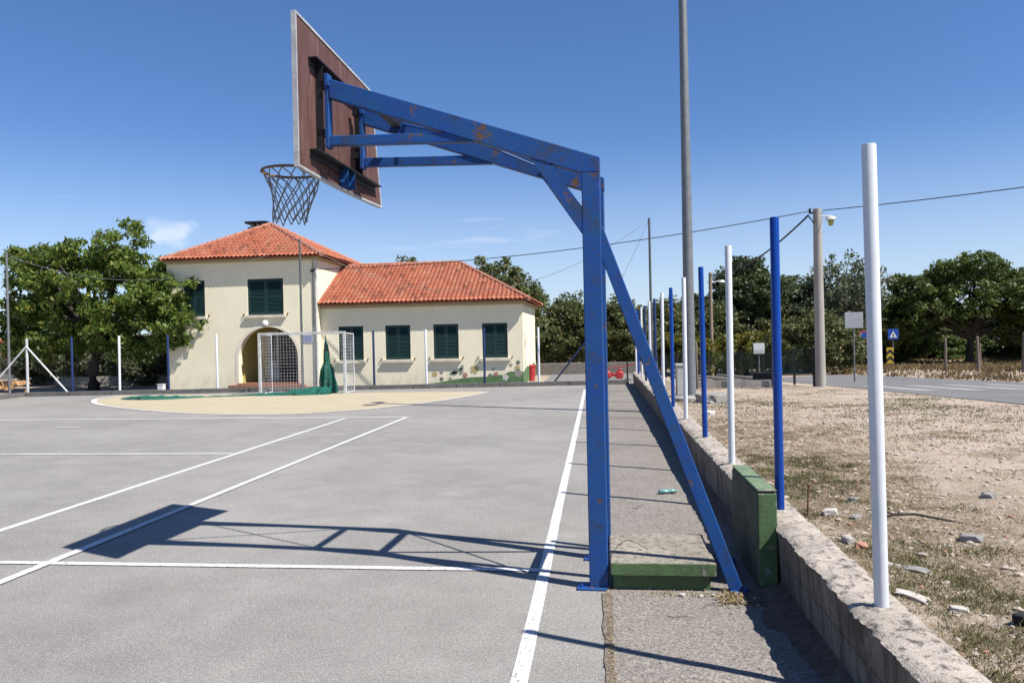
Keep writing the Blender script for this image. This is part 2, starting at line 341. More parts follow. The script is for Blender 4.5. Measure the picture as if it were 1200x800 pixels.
M['brick'] = simple('red_brick_step', (0.26, 0.10, 0.06), (0.36, 0.18, 0.12), 9, .88, .4, .006, 30)
M['plate'] = simple('blue_white_plate', (0.30, 0.36, 0.50), (0.55, 0.58, 0.64), 14, .4, 0, stretch=(.4, 1, 3))
M['lampwhite'] = simple('white_lamp_glass', (0.72, 0.72, 0.7), (0.78, 0.78, 0.76), 4, .25, 0)
M['lampyellow'] = simple('yellowed_lamp_glass', (0.45, 0.42, 0.12), (0.55, 0.52, 0.2), 4, .25, 0)
M['mural_green'] = simple('mural_grass_green', (0.07, 0.16, 0.055), (0.15, 0.25, 0.11), 5, .85, .1)
for nm, c in dict(mural_yellow=(0.62, .45, .08), mural_red=(0.5, .08, .06), mural_white=(.75, .74, .7), mural_dark=(.03, .05, .04), mural_teal=(.03, .13, .10), mural_grey=(.28, .25, .22), mural_pink=(.6, .28, .2)).items():
    M[nm] = simple(nm+'_paint', tuple(.75*x+.25*y for x, y in zip(c, (.6, .55, .45))), tuple(.5*x+.5*y for x, y in zip(c, (.6, .55, .45))), 9, .85, .1)
M['pole_concrete'] = simple('pole_concrete', (0.34, 0.31, 0.27), (0.45, 0.42, 0.37), 6, .9, .3, .004, 40, stretch=(1, 1, .2))
M['pole_wood'] = simple('weathered_pole_wood', (0.20, 0.15, 0.10), (0.32, 0.26, 0.19), 12, .9, .5, .006, 30, stretch=(1, 1, .1))
M['post_wood'] = simple('grey_post_wood', (0.16, 0.12, 0.09), (0.28, 0.22, 0.17), 12, .9, .5, .006, 30, stretch=(1, 1, .1))
M['signback'] = simple('bare_sign_back', (0.42, 0.43, 0.44), (0.52, 0.52, 0.52), 5, .45, 0, metal=.3)
M['signblue'] = simple('sign_blue', (0.01, 0.07, 0.38), (0.012, 0.08, 0.42), 5, .4, 0)
M['signyellow'] = simple('sign_yellow', (0.55, 0.38, 0.02), (0.60, 0.43, 0.03), 5, .4, 0)
M['red_plastic'] = simple('red_plastic', (0.42, 0.025, 0.03), (0.55, 0.06, 0.055), 5, .4, 0)
M['cabinet'] = simple('grey_cabinet_paint', (0.46, 0.45, 0.42), (0.55, 0.54, 0.50), 5, .6, .1)
M['bark'] = simple('dark_bark', (0.035, 0.028, 0.022), (0.085, 0.07, 0.055), 9, .95, .8, .03, 14, stretch=(1, 1, .25))
M['barkpale'] = simple('grey_bark', (0.10, 0.09, 0.08), (0.19, 0.17, 0.15), 9, .95, .8, .03, 14, stretch=(1, 1, .25))
M['teal'] = simple('teal_plastic', (0.10, 0.28, 0.26), (0.25, 0.42, 0.40), 20, .25, 0)
M['cloth_black'] = simple('black_cloth', (0.012, 0.012, 0.014), (0.03, 0.028, 0.026), 20, .9, .6, .01, 40)
M['rubble_white'] = simple('pale_stone', (0.46, 0.42, 0.37), (0.58, 0.54, 0.48), 12, .9, .5, .008, 40)
M['pebble'] = simple('beige_pebble', (0.40, 0.32, 0.25), (0.55, 0.46, 0.38), 9, .92, .5, .008, 40)
M['rubble_grey'] = simple('grey_stone', (0.24, 0.225, 0.205), (0.36, 0.34, 0.31), 12, .9, .5, .008, 40)
M['rubble_brick'] = simple('broken_brick', (0.42, 0.19, 0.12), (0.52, 0.28, 0.19), 12, .9, .5, .008, 40)
M['firewood'] = simple('split_firewood', (0.36, 0.18, 0.07), (0.55, 0.33, 0.15), 9, .9, .4, .01, 30)
M['whitewash'] = m_plaster('white_house_plaster', (0.66, 0.63, 0.57))
def m_leaf(name, dark, light, yellow, yf=0.12, trans=0.25, lk=1.0):
    t = NT(name); geo = t.n.new('ShaderNodeNewGeometry'); r = geo.outputs['Random Per Island']
    w = t.n.new('ShaderNodeTexWhiteNoise'); w.noise_dimensions = '1D'; t.l.new(r, w.inputs['W'])
    cc = t.mix(r, dark, light); cc = t.mix(t.math('MULTIPLY', t.math('LESS_THAN', w.outputs['Value'], yf), 0.75), cc, yellow)
    big = t.rng(t.noise(0.9, 3), .35, .65, .75, 1.2)
    cc = t.mix(1.0, cc, t.mix(big, (0, 0, 0), (1, 1, 1)), 'MULTIPLY')
    t.fin(cc, .55, 0, .35, k=lk)
    tr = t.n.new('ShaderNodeBsdfTranslucent'); t.l.new(t.mix(.5, cc, light), tr.inputs[0]); mx = t.n.new('ShaderNodeMixShader'); mx.inputs[0].default_value = trans
    t.l.new(t.b.outputs[0], mx.inputs[1]); t.l.new(tr.outputs[0], mx.inputs[2]); t.l.new(mx.outputs[0], t.n['Material Output'].inputs[0]); return t.m
M['leaf_walnut'] = m_leaf('walnut_leaf', (0.055, 0.10, 0.015), (0.155, 0.225, 0.038), (0.26, 0.24, 0.045), .15, .38)
M['leaf_oak'] = m_leaf('oak_leaf', (0.042, 0.074, 0.014), (0.115, 0.16, 0.034), (0.18, 0.18, 0.05), .10)
M['leaf_dark'] = m_leaf('dark_evergreen_leaf', (0.034, 0.054, 0.018), (0.080, 0.112, 0.038), (0.12, 0.12, 0.05), .10)
M['leaf_olive'] = m_leaf('olive_leaf', (0.07, 0.09, 0.045), (0.14, 0.16, 0.09), (0.2, 0.2, 0.11), .1)
M['leaf_mixed'] = m_leaf('hedgerow_leaf', (0.058, 0.082, 0.026), (0.135, 0.155, 0.050), (0.20, 0.15, 0.06), .14)
M['leaf_yellow'] = m_leaf('yellowing_leaf', (0.07, 0.085, 0.014), (0.17, 0.17, 0.03), (0.26, 0.19, 0.03), .25)
M['grass_dry'] = m_leaf('dry_grass_blade', (0.22, 0.155, 0.075), (0.42, 0.32, 0.17), (0.5, 0.42, 0.25), .2, .2, .76)
M['grass_green'] = m_leaf('green_grass_blade', (0.09, 0.11, 0.035), (0.19, 0.20, 0.075), (0.34, 0.27, 0.13), .30, .25, .76)
M['grass_bank'] = m_leaf('bank_grass_blade', (0.13, 0.085, 0.035), (0.30, 0.205, 0.09), (0.36, 0.3, 0.14), .2, .2, .76)
def m_net(name, c, c2, hole):
    t = NT(name); t.fin(t.mix(t.noise(12, 4), c, c2), .8, 0, .2)
    tr = t.n.new('ShaderNodeBsdfTransparent'); mx = t.n.new('ShaderNodeMixShader')
    f = t.math('LESS_THAN', t.noise(70, 2, .6), hole); t.l.new(f, mx.inputs[0]); t.l.new(t.b.outputs[0], mx.inputs[1]); t.l.new(tr.outputs[0], mx.inputs[2])
    t.l.new(mx.outputs[0], t.n['Material Output'].inputs[0]); return t.m
M['netgreen'] = m_net('green_netting', (0.008, 0.095, 0.07), (0.02, 0.17, 0.125), 0.42)
M['netthin'] = m_net('thin_green_netting', (0.015, 0.11, 0.08), (0.04, 0.19, 0.14), 0.56)
M['screen'] = m_net('dark_green_screen', (0.006, 0.02, 0.016), (0.008, 0.03, 0.022), 0.58)
def m_ground():
    t = NT('dry_ground')
    a = t.noise(0.30, 5, .6); b = t.noise(2.6, 6, .65); c = t.noise(17, 5, .7); d = t.noise(90, 3, .7)
    cc = t.mix(t.rng(b, .3, .7), (0.38, 0.29, 0.215), (0.55, 0.45, 0.35))
    cc = t.mix(t.rng(a, .42, .58, 0, .7), cc, (0.62, 0.51, 0.415))
    cc = t.mix(t.rng(t.noise(1.1, 5, .7, off=(5, 1, 0)), .54, .66, 0, .6), cc, (0.165, 0.15, 0.065))
    cc = t.mix(t.rng(c, .52, .7, 0, .5), cc, (0.20, 0.145, 0.095))
    cc = t.mix(.7, cc, t.mix(t.rng(d, .3, .7), (.55, .53, .5), (1.35, 1.35, 1.35)), 'MULTIPLY')
    sp = t.n.new('ShaderNodeSeparateXYZ'); t.l.new(t.tc.outputs['Object'], sp.inputs[0])
    zone = t.math('MULTIPLY', t.rng(sp.outputs[0], 1.8, 3.6, 1, 0), t.rng(sp.outputs[1], 6.5, 13, 1, .25))
    zone = t.math('MULTIPLY', zone, t.rng(t.noise(3.5, 6, .7, off=(1, 8, 0)), .36, .52), True)
    thatch = t.mix(t.rng(t.noise(60, 4, .75, (1, 2.2, 1)), .35, .65), (0.125, 0.095, 0.055), (0.36, 0.285, 0.185))
    cc = t.mix(t.math('MULTIPLY', zone, .85), cc, thatch)
    v = t.voro(34, out='Color'); g = t.n.new('ShaderNodeSeparateColor'); t.l.new(v, g.inputs[0])
    cc = t.mix(t.math('MULTIPLY', t.math('GREATER_THAN', g.outputs[0], .86), .55), cc, (0.52, 0.47, 0.41))
    t.bump(t.math('ADD', c, t.math('MULTIPLY', d, .5)), .9, .03)
    return t.fin(cc, .96, 0, .15)
M['ground'] = m_ground()

# ------------------------------------------------------------------ terrain
def sstep(a, b, x):
    t = np.clip((x-a)/(b-a), 0, 1); return t*t*(3-2*t)
def field_h(x, y):
    x = np.asarray(x, float); y = np.asarray(y, float)
    f = np.interp(y, [-50, 14, 25, 50, 60, 2000], [0.36, 0.38, 0.0, -0.9, -0.95, -1.2])      # beyond the low wall
    f = f + 0.30*sstep(13.6, 15.5, x)*sstep(5, 20, y) * (x > 13)
    bump = 0.07*(fbm(x*1.1, y*1.1, 3)-.5) + 0.05*(fbm(x*5, y*5, 8)-.5)
    near = 1-sstep(12, 30, y)
    onroad = sstep(6.6, 7.3, x)*(1-sstep(13.2, 13.7, x))
    f = f + bump*(0.3+0.7*near)*(1-onroad)
    c = np.where(y < 40, -0.035, -0.035 - 0.86*sstep(40, 52, y))                                # court and yard side
    court = (x < 1.2) & (y < 25.3 + 0.112*(x+20)) & (x > -20.2)
    c = np.where(court, -0.12, c)
    w = np.where(y < 28.5, (x > 1.2).astype(float), sstep(1.2, 4.5, x))
    return c*(1-w) + f*w
def axis(segs):
    out = []
    for a, b, s in segs: out += list(np.arange(a, b, s))
    return np.array(out + [segs[-1][1]])
gx = axis([(-900, -100, 100), (-100, -30, 10), (-30, 0, 2), (0, 1.1, .275), (1.1, 1.22, .03), (1.22, 6.5, .055), (6.5, 14, .25), (14, 40, 1), (40, 100, 10), (100, 900, 100)])
gy = axis([(-300, -20, 40), (-20, 1.6, 1.2), (1.6, 8, .055), (8, 16, .12), (16, 32, .4), (32, 60, 1), (60, 150, 10), (150, 1500, 150)])
GX, GY = np.meshgrid(gx, gy); GZ = field_h(GX, GY)
nx, ny = len(gx), len(gy)
idx = np.arange(nx*ny).reshape(ny, nx)
gf = np.stack([idx[:-1, :-1], idx[:-1, 1:], idx[1:, 1:], idx[1:, :-1]], -1).reshape(-1, 4)
ground = np_mesh('ground', np.stack([GX, GY, GZ], -1).reshape(-1, 3), gf, M['ground'], smooth=True); tag(ground, kind='structure')
def gh(x, y): return float(field_h(np.array([x]), np.array([y]))[0])
KERB = lambda x: 25.35 + 0.112*(x+20)
def sheet(name, pts, z, mat):
    m = MB(); m.poly([(x, y, z) for x, y in pts]); o = m.build(name, mat); tag(o, kind='structure'); return o
sheet('court_surface', [(-20, -6), (0.02, -6), (0.02, KERB(0.02)), (-20, KERB(-20))], 0.0, M['asphalt'])
# the rougher strip along the wall: a gridded sheet with a ragged edge and a soft unevenness
sxs = np.linspace(0.022, 1.19, 25); sys_ = np.linspace(-6, 28.0, 480)
SXg, SYg = np.meshgrid(sxs, sys_); SZ = 0.004 + 0.012*(fbm(SXg*3, SYg*3, 21)-.5)*sstep(0.02, .2, SXg)
jag = 0.028*(fbm(SYg*6, SYg*0+.5, 31)-.5); SXg = np.where(SXg < 0.03, SXg+jag, SXg)
si = np.arange(SXg.size).reshape(SXg.shape)
strip = np_mesh('wall_strip', np.stack([SXg, SYg, SZ], -1).reshape(-1, 3), np.stack([si[:-1, :-1], si[:-1, 1:], si[1:, 1:], si[1:, :-1]], -1).reshape(-1, 4), M['strip'], smooth=True); tag(strip, kind='structure')
# yard behind the kerb
sheet('yard_paving', [(-2.2, KERB(-2.2)+.2), (1.9, KERB(1.9)+.2), (1.9, 36), (-2.2, 36)], -0.012, M['paving'])
sheet('walkway', [(-20, KERB(-20)+.2), (-2.2, KERB(-2.2)+.2), (-2.2, 29.5), (-20, 29.5)], -0.014, M['paving'])
# court paint
def ribbon(pts, w, z):
    if len(pts) < 4:
        q = []
        for i in range(len(pts)-1):
            a, b = np.array(pts[i], float), np.array(pts[i+1], float); k = max(2, int(np.hypot(*(b-a))/.35)); q += [tuple(a+(b-a)*j/k) for j in range(k)]
        pts = q+[pts[-1]]
    pts = [(x+.0045*mnoise.noise(Vector((x*1.7, y*1.7, 3))), y+.0045*mnoise.noise(Vector((x*1.7, y*1.7, 9)))) for x, y in pts]
    m = MB(); n = len(pts); L = []; Rr = []
    for i in range(n):
        a, b = Vector((*pts[max(i-1, 0)], 0)), Vector((*pts[min(i+1, n-1)], 0)); d = (b-a).normalized(); s = Vector((-d.y, d.x, 0))*w/2*(1+.09*mnoise.noise(Vector((pts[i][0]*5, pts[i][1]*5, 1))))
        p = Vector((*pts[i], z)); L.append(m.bm.verts.new(p+s)); Rr.append(m.bm.verts.new(p-s))
    for i in range(n-1): m.bm.faces.new((L[i], L[i+1], Rr[i+1], Rr[i]))
    return m
def line(name, pts, w, z, mat='line'): tag(ribbon(pts, w, z).build(name, M[mat]), kind='structure')
m = MB(); ysj = np.arange(-3, 5.22, .05); La = []; Ra = []
for y in ysj: La.append(m.bm.verts.new((.012-.030*float(fbm(np.array([y*5]), np.array([.1]), 72)[0])-.012*float(fbm(np.array([y*19]), np.array([.4]), 73)[0]), y, .0085))); Ra.append(m.bm.verts.new((.022+.035*float(fbm(np.array([y*4]), np.array([.6]), 74)[0])+.015*float(fbm(np.array([y*17]), np.array([.9]), 75)[0]), y, .0085)))
for i in range(len(ysj)-1): m.bm.faces.new((La[i], La[i+1], Ra[i+1], Ra[i]))
tag(m.build('soil_joint', simple('joint_soil', (0.15, 0.115, 0.085), (0.30, 0.25, 0.195), 20, .95, .8, .015, 70)), kind='structure')
line('sideline', [(-.415, -3), (-.43, 5), (-.49, 25.2)], .085, .0040)
line('cross_line', [(-20, 5.86), (-.46, 5.70)], .075, .0072)
line('long_line', [(-4.42, -2), (-4.25, 16.95)], .085, .0104)
line('long_line', [(-5.59, -2), (-5.63, 16.85)], .085, .0040)
line('cross_line', [(-20, 17.35), (-4.2, 16.93)], .12, .0072)
line('cross_line', [(-9.3, 11.62), (-5.65, 11.56)], .09, .0072)
line('cross_line', [(-20, 12.2), (-9.3, 11.62)], .08, .0072, 'oldline')
line('dash_mark', [(-11.6, 15.6), (-11.0, 15.55)], .08, .004, 'oldline')
yz = [(-16.35, 25.3), (-16.25, 23.9), (-15.6, 22.7), (-14.6, 21.5), (-12.9, 20.1), (-10.9, 18.8), (-9.4, 18.15), (-8.3, 17.95), (-7.2, 18.0), (-6.2, 18.6), (-5.3, 19.6), (-4.4, 21.4), (-3.8, 23.3), (-3.55, 24.6)]
def smooth(p, k=4):
    out = []
    for i in range(len(p)-1):
        p0, p1, p2, p3 = [np.array(p[max(0, min(len(p)-1, j))], float) for j in (i-1, i, i+1, i+2)]
        for s in range(k):
            t = s/k; out.append(tuple(.5*((2*p1)+(-p0+p2)*t+(2*p0-5*p1+4*p2-p3)*t*t+(-p0+3*p1-3*p2+p3)*t**3)))
    return out+[tuple(p[-1])]
yz = smooth(yz)
sheet('goal_area_paint', yz+[(-3.9, 25.0)], .004, M['yellow'])
line('goal_area_edge', yz, .10, .0088, 'oldline'); line('goal_area_curve', yz[:14], .16, .0130)
line('goal_area_side', yz[-14:], .11, .0130)
# road beyond the lot
def roadsheet(name, x0, x1, ys, dz, mat, xo=lambda y: 0):
    m = MB(); A = []; B = []
    for y in ys:
        z = np.interp(y, [-50, 14, 25, 50, 60, 2000], [0.36, 0.38, 0.0, -0.9, -0.95, -1.2]) + dz
        A.append(m.bm.verts.new((x0+xo(y), y, z))); B.append(m.bm.verts.new((x1+xo(y), y, z)))
    for i in range(len(ys)-1): m.bm.faces.new((A[i], B[i], B[i+1], A[i+1]))
    o = m.build(name, mat); tag(o, kind='structure'); return o
xo = lambda y: 0.0 if y < 34 else 0.045*(y-34)**2
roadsheet('road', 7.25, 13.45, list(np.arange(-30, 46, 1.0)), 0.012, M['road'], xo)
for i, x in enumerate((7.9, 9.0, 10.1, 11.2, 12.3)): roadsheet('crossing_stripe', x, x+.55, [20.5, 22, 23, 24, 24.9], .018, M['zebra'])

# ------------------------------------------------------------------ low wall, kerb, pier, platform
def ragged_wall(name, x0, x1, y0, y1, z0, z1, mat_top, mat_side, label):
    ys = axis([(y0, 9, .025), (9, y1, .2)]); us = np.linspace(0, 1, 9)
    m = MB(); bm = m.bm; prof = []
    for y in ys:
        e = 0.055*(fbm(np.array([y*4.0]), np.array([.3]), 41)[0]-.5) + .05*(fbm(np.array([y*19.]), np.array([.7]), 44)[0]-.5)
        row = [Vector((x0+.045, y, z0)), Vector((x0+.03, y, z0+.18)), Vector((x0+.012+e*.3, y, z1-.07)), Vector((x0+e*.8, y, z1-.022+.02*(fbm(np.array([y*30.]), np.array([.2]), 46)[0]-.5)))]
        for u in us:
            x = x0+.018+e + (x1-x0-.03-e)*u; k = 0.034*(fbm(np.array([x*8]), np.array([y*8]), 51)[0]-.5)
            row.append(Vector((x, y, z1 + k - (.012 if u in (0, 1) else 0))))
        row += [Vector((x1, y, z1-.05)), Vector((x1+.02, y, z0))]
        prof.append([bm.verts.new(p) for p in row])
    n = len(prof[0])
    for i in range(len(prof)-1):
        for k in range(n-1):
            f = bm.faces.new((prof[i][k], prof[i][k+1], prof[i+1][k+1], prof[i+1][k])); f.material_index = 1 if k < 3 or k > n-4 else 0
    bm.faces.new(prof[0]).material_index = 1; bm.faces.new(prof[-1][::-1]).material_index = 1
    o = m.build(name, [mat_top, mat_side], None, True, 40); return tag(o, label, 'wall')
t = NT('wall_face'); a = t.noise(2.2, 6, .65); b = t.noise(10, 5, .7, (1, 1, .15)); d = t.noise(70, 3, .7)
cc = t.mix(t.rng(a, .3, .7), (0.15, .13, .11), (0.36, .31, .255)); cc = t.mix(t.rng(b, .46, .62, 0, .75), cc, (.075, .058, .048)); cc = t.mix(t.rng(t.noise(5, 6, .75, off=(2, 2, 2)), .56, .66, 0, .6), cc, (.40, .36, .31))
# block joints
sx_ = t.n.new('ShaderNodeSeparateXYZ'); t.l.new(t.tc.outputs['Object'], sx_.inputs[0])
jy = t.math('LESS_THAN', t.math('ABSOLUTE', t.math('SUBTRACT', t.math('FRACT', t.math('MULTIPLY', sx_.outputs[1], 2.5)), .5)), .012)
jz = t.math('LESS_THAN', t.math('ABSOLUTE', t.math('SUBTRACT', sx_.outputs[2], .215)), .004)
cc = t.mix(t.math('MULTIPLY', t.math('MAXIMUM', jy, jz), .65), cc, (.05, .042, .036)); t.bump(t.math('SUBTRACT', t.math('MULTIPLY', d, .6), t.math('MAXIMUM', jy, jz)), .7, .012)
M['wall_face'] = t.fin(cc, .93, 0, .2)
low_wall = ragged_wall('low_wall', 1.135, 1.395, -1.0, 28.0, -.1, .43, M['wall_top'], M['wall_face'], 'low crumbling concrete block wall carrying the row of blue and white posts')
# kerb at the back and left of the court
m = MB()
K0, K1 = Vector((-20, KERB(-20), 0)), Vector((1.0, KERB(1.0), 0))
for i in range(14):
    a = K0.lerp(K1, i/14); b = K0.lerp(K1, (i+1)/14); d = (b-a).normalized()*.012
    m.prism([a+d+Vector((0, 0, -.1)), b-d+Vector((0, 0, -.1)), b-d+Vector((0, .22, -.1)), a+d+Vector((0, .22, -.1))], (0, 0, .25+random.uniform(-.008, .008)))
m.span((-20.22, 4, -.1), (-20, KERB(-20)+.1, .15))
tag(m.build('court_kerb', M['kerb']), 'low dark concrete kerb along the far end of the court in front of the house', 'kerb')
def soil_berm():
    ys_b = axis([(-1, 12, .06)]); us_b = np.linspace(0, 1, 9); Yb, Ub = np.meshgrid(ys_b, us_b, indexing='ij')
    wd = .05+.16*fbm(Yb*1.6, Yb*0+.3, 61)*np.where((Yb > 4.6) & (Yb < 5.35), 1.9, 1); Xb = 1.175-wd*Ub; Zb = .004+.055*(1-Ub)**1.5*(.5+fbm(Yb*2.2, Ub*2, 63))+.012*(fbm(Yb*14, Xb*14, 65)-.5)*(1-Ub)
    bi = np.arange(Yb.size).reshape(Yb.shape); tag(np_mesh('soil', np.stack([Xb, Yb, Zb], -1).reshape(-1, 3), np.stack([bi[:-1, :-1], bi[:-1, 1:], bi[1:, 1:], bi[1:, :-1]], -1).reshape(-1, 4), M['soil'], smooth=True), kind='structure')
M['soil'] = simple('brown_soil', (0.10, 0.065, 0.045), (0.24, 0.17, 0.12), 14, .95, .8, .015, 60)
soil_berm()
def green_pier():
    m = MB(); m.span((1.022, 5.36, -.05), (1.148, 6.36, .645), .012)
    bmesh.ops.subdivide_edges(m.bm, edges=m.bm.edges[:], cuts=3, use_grid_fill=True)
    for v in m.bm.verts: v.co += Vector((.006*(mnoise.noise(v.co*7)), .006*mnoise.noise(v.co*7+Vector((9, 0, 0))), .006*mnoise.noise(v.co*9)))
    root = empty('concrete_pier', (1.05, 5.86, 0), 'upright concrete block with green painted end and pale green top against the low wall', 'concrete block')
    o = m.build('block', M['concrete_greenish'], root); o.location = -root.location
    m = MB(); m.box((1.085, 5.353, .32), (.120, .012, .625), None, .004); m.build('painted_end', M['green_paint'], root).location = -root.location
    m = MB(); m.span((1.023, 5.352, .646), (1.147, 5.845, .660), .005); m.span((1.024, 5.852, .6455), (1.146, 6.36, .658), .005); m.build('top_slab', M['green_pale'], root).location = -root.location
M['concrete_greenish'] = m_concrete('mossy_concrete', (0.16, 0.165, 0.115), (.05, .05, .035), .5)
green_pier()
M['slab_concrete'] = m_concrete('brown_stained_concrete', (0.40, 0.355, 0.295), (.13, .125, .085), .85)
root = empty('concrete_platform', (.39, 5.75, 0), 'low concrete block with green painted front edge beside the foot of the blue hoop pole', 'platform')
m = MB(); m.span((.06, 5.30, -.05), (.70, 5.98, .105), .006); m.build('base', M['green_paint'], root).location = -root.location
m = MB(); m.span((.045, 5.262, .106), (.735, 6.02, .196), .008)
bmesh.ops.subdivide_edges(m.bm, edges=m.bm.edges[:], cuts=5, use_grid_fill=True)
for v in m.bm.verts: v.co += Vector((.008*mnoise.noise(v.co*8), .008*mnoise.noise(v.co*8+Vector((5, 5, 0))), .006*mnoise.noise(v.co*6)))
m.build('slab', M['slab_concrete'], root, True, 35).location = -root.location
m = MB()
xs = np.linspace(.05, .73, 26); zt = [.186+.010*mnoise.noise(Vector((x*14, 3, 0))) for x in xs]
for i in range(25): m.poly([(xs[i], 5.2515, .112), (xs[i+1], 5.2515, .112), (xs[i+1], 5.2515, zt[i+1]), (xs[i], 5.2515, zt[i])])
bmesh.ops.remove_doubles(m.bm, verts=m.bm.verts[:], dist=1e-4); fr = bmesh.ops.extrude_face_region(m.bm, geom=m.bm.faces[:]); bmesh.ops.translate(m.bm, vec=(0, .012, 0), verts=[v for v in fr['geom'] if isinstance(v, bmesh.types.BMVert)])
m.build('painted_edge', M['green_paint'], root).location = -root.location

# ------------------------------------------------------------------ posts along the low wall
def make_post(color, name='fence_post', h=2.10, r=.032):
    m = MB(); m.lathe([(r, -.06), (r, h-.006), (r*.94, h), (0.002, h+.004)], (0, 0, 0), 20)
    o = m.build(name, M[color], None, True, 40)
    if name == 'fence_post':
        m = MB(); m.lathe([(r+.034, -.03), (r+.022, .012), (r+.008, .020), (r-.004, .021)], (0, 0, 0), 18)
        for v in m.bm.verts: v.co *= 1+.16*mnoise.noise(v.co*22)
        m.build('mortar_collar', M['wall_top'], o, True)
    return o
ords = ['first', 'second', 'third', 'fourth', 'fifth', 'sixth', 'seventh']
protos = {}
ypost = [3.75, 5.77, 7.82, 9.80, 11.95, 13.95, 16.0, 18.0, 20.0, 22.0, 24.0, 26.0, 27.7]
nw = nb = 0
for i, y in enumerate(ypost):
    white = i % 2 == 0; dark = i in (5+2, 9)
    cname = 'postwhite' if white else ('postdark' if dark else 'postblue')
    if cname not in protos: o = protos[cname] = make_post(cname)
    else: o = copy_tree(protos[cname])
    o.location = (1.26+.004*math.sin(i*5), y, .42); o.rotation_euler = (R(.25*math.sin(i*3.1)), R(.35*math.sin(i*2.3+1)), i)
    if i == 0: o.rotation_euler = (0, R(-.5), 0); o.scale.z = 1.014
    if white:
        lab = 'white steel post nearest the camera, standing on the low wall' if nw == 0 else f'{ords[nw]} white steel post along the low wall counted from the camera'
        if i == 12: lab = 'farthest white steel post at the far end of the low wall'
        nw += 1
    else:
        lab = 'bright blue steel post just behind the green topped block on the low wall' if nb == 0 else f'{ords[nb]} blue steel post along the low wall counted from the camera'
        if i == 11: lab = 'farthest blue steel post near the far end of the low wall'
        nb += 1
    tag(o, lab, 'post', 'painted posts along the low wall')
# collar of mortar round the first post is wall surface; posts on the far kerb
kx = [-2.13, -4.03, -6.05, -7.88, -11.0, -13.35, -15.05, -16.76, -18.4]
kl = ['white post right of the house corner on the far kerb', 'blue post in front of the rightmost window of the house wing', 'white post between the two middle windows of the house wing', 'blue post just right of the football goal on the far kerb', None, 'white post on the far kerb left of the arched doorway', 'blue post at the left corner of the house on the far kerb', 'white post on the far kerb right of the walnut trunk', 'blue post on the far kerb left of the walnut trunk']
for x, lb, i in zip(kx, kl, range(9)):
    if lb is None: continue
    cname = 'postwhite' if 'white post' in lb else 'postdark'
    key = cname+'k'
    if key not in protos: o = protos[key] = make_post(cname, 'kerb_post', 1.92, .04)
    else: o = protos[key].copy(); col.objects.link(o)
    o.location = (x, KERB(x)+.11, .14); o.rotation_euler = (0, R(.4*math.sin(i*2)), 0)
    tag(o, lb, 'post', 'painted posts along the far kerb')
root = empty('corner_post', (-19.97, KERB(-19.85)+.1, .14), 'white post propped by two slanting white braces at the left corner of the court', 'post')
m = MB(); m.tube((0, 0, -.05), (0, 0, 1.9), .045, n=16); m.build('post', M['goalwhite'], root, True, 40)
m = MB(); m.tube((0, -.03, 1.62), (1.42, .1, 0), .03, n=12); m.build('brace', M['goalwhite'], root, True, 40)
m = MB(); m.tube((0, -.03, 1.62), (-1.2, -.5, 0), .03, n=12); m.build('brace', M['goalwhite'], root, True, 40)
root = empty('corner_post', (-.2, KERB(-.2)+.1, .14), 'blue post with one slanting brace on the far kerb, behind the hoop pole', 'post')
m = MB(); m.tube((0, 0, -.05), (0, 0, 1.9), .04, n=16); m.build('post', M['postdark'], root, True, 40)
m = MB(); m.tube((-.02, 0, 1.7), (-1.4, .05, 0), .03, n=12); m.build('brace', M['postdark'], root, True, 40)

# ------------------------------------------------------------------ basketball hoop
PHI = -0.049
hp = empty('basketball_hoop', (-.035, 5.33, 0), 'rusty blue steel basketball hoop stand with brown backboard leaning out over the court', 'basketball hoop', rz=PHI)
FAR = 0.70
def P_(name, mb, mat, parent=hp, **k): return mb.build(name, M[mat] if isinstance(mat, str) else mat, parent, **k)
BX = -1.875                                              # back face of the board in the stand's own frame
for dy in (0.0, FAR):
    w = .125 if dy == 0 else .115
    m = MB(); m.bar((0, dy, 0), (0, dy, 2.80), .08, w, (0, 1, 0), .006); P_('pole', m, 'blue')
    m = MB(); m.box((-.045, dy, .008), (.20, .15, .016), None, .003); m.tube((-.115, dy-.04, .016), (-.115, dy-.04, .035), .010, n=6); P_('base_plate', m, 'blue')
    # arm with mitred outer end: side profile pushed along Y
    m = MB(); m.prism([(.062, dy-.04, 2.80), (.062, dy-.04, 2.90), (-1.83, dy-.04, 3.560), (-1.83, dy-.04, 3.425), (-.062, dy-.04, 2.80)], (0, .08, 0))
    bmesh.ops.bevel(m.bm, geom=m.bm.edges[:], offset=.004, segments=1, affect='EDGES'); P_('arm', m, 'blue')
    m = MB(); m.bar((-1.835, dy, 3.125), (-.80, dy, 3.09), .06, .068, (0, 1, 0), .004); P_('strut', m, 'blue')
    m = MB(); m.bar((-1.852, dy, 3.075), (-1.852, dy, 3.60), .075, .03, (0, 1, 0), .003); m.box((-1.838, dy-.045, 3.52), (.03, .015, .03), None, .002); P_('mount_plate', m, 'galvblue')if False else P_('mount_plate', m, 'blue')
    m = MB(); m.prism([(-.058, dy-.036, 2.40), (-.058, dy-.036, 2.57), (-.30, dy-.036, 2.905), (-.42, dy-.036, 2.94)], (0, .072, 0)); P_('corner_brace', m, 'blue')
    m = MB(); m.bar((.035, dy, 2.42), (.90, dy, .012), .05, .085, (0, 1, 0), .005); P_('rear_brace', m, 'blue')
    m = MB(); m.box((.915, dy, .008), (.12, .12, .016), None, .003); m.tube((.965, dy-.035, .016), (.965, dy-.035, .035), .010, n=6); P_('foot_plate', m, 'blue')
y0, y1 = .041, FAR-.041
m = MB(); m.bar((0, y0, 2.62), (0, y1, 2.62), .05, .06, (0, 0, 1), .003); P_('cross_bar', m, 'blue')
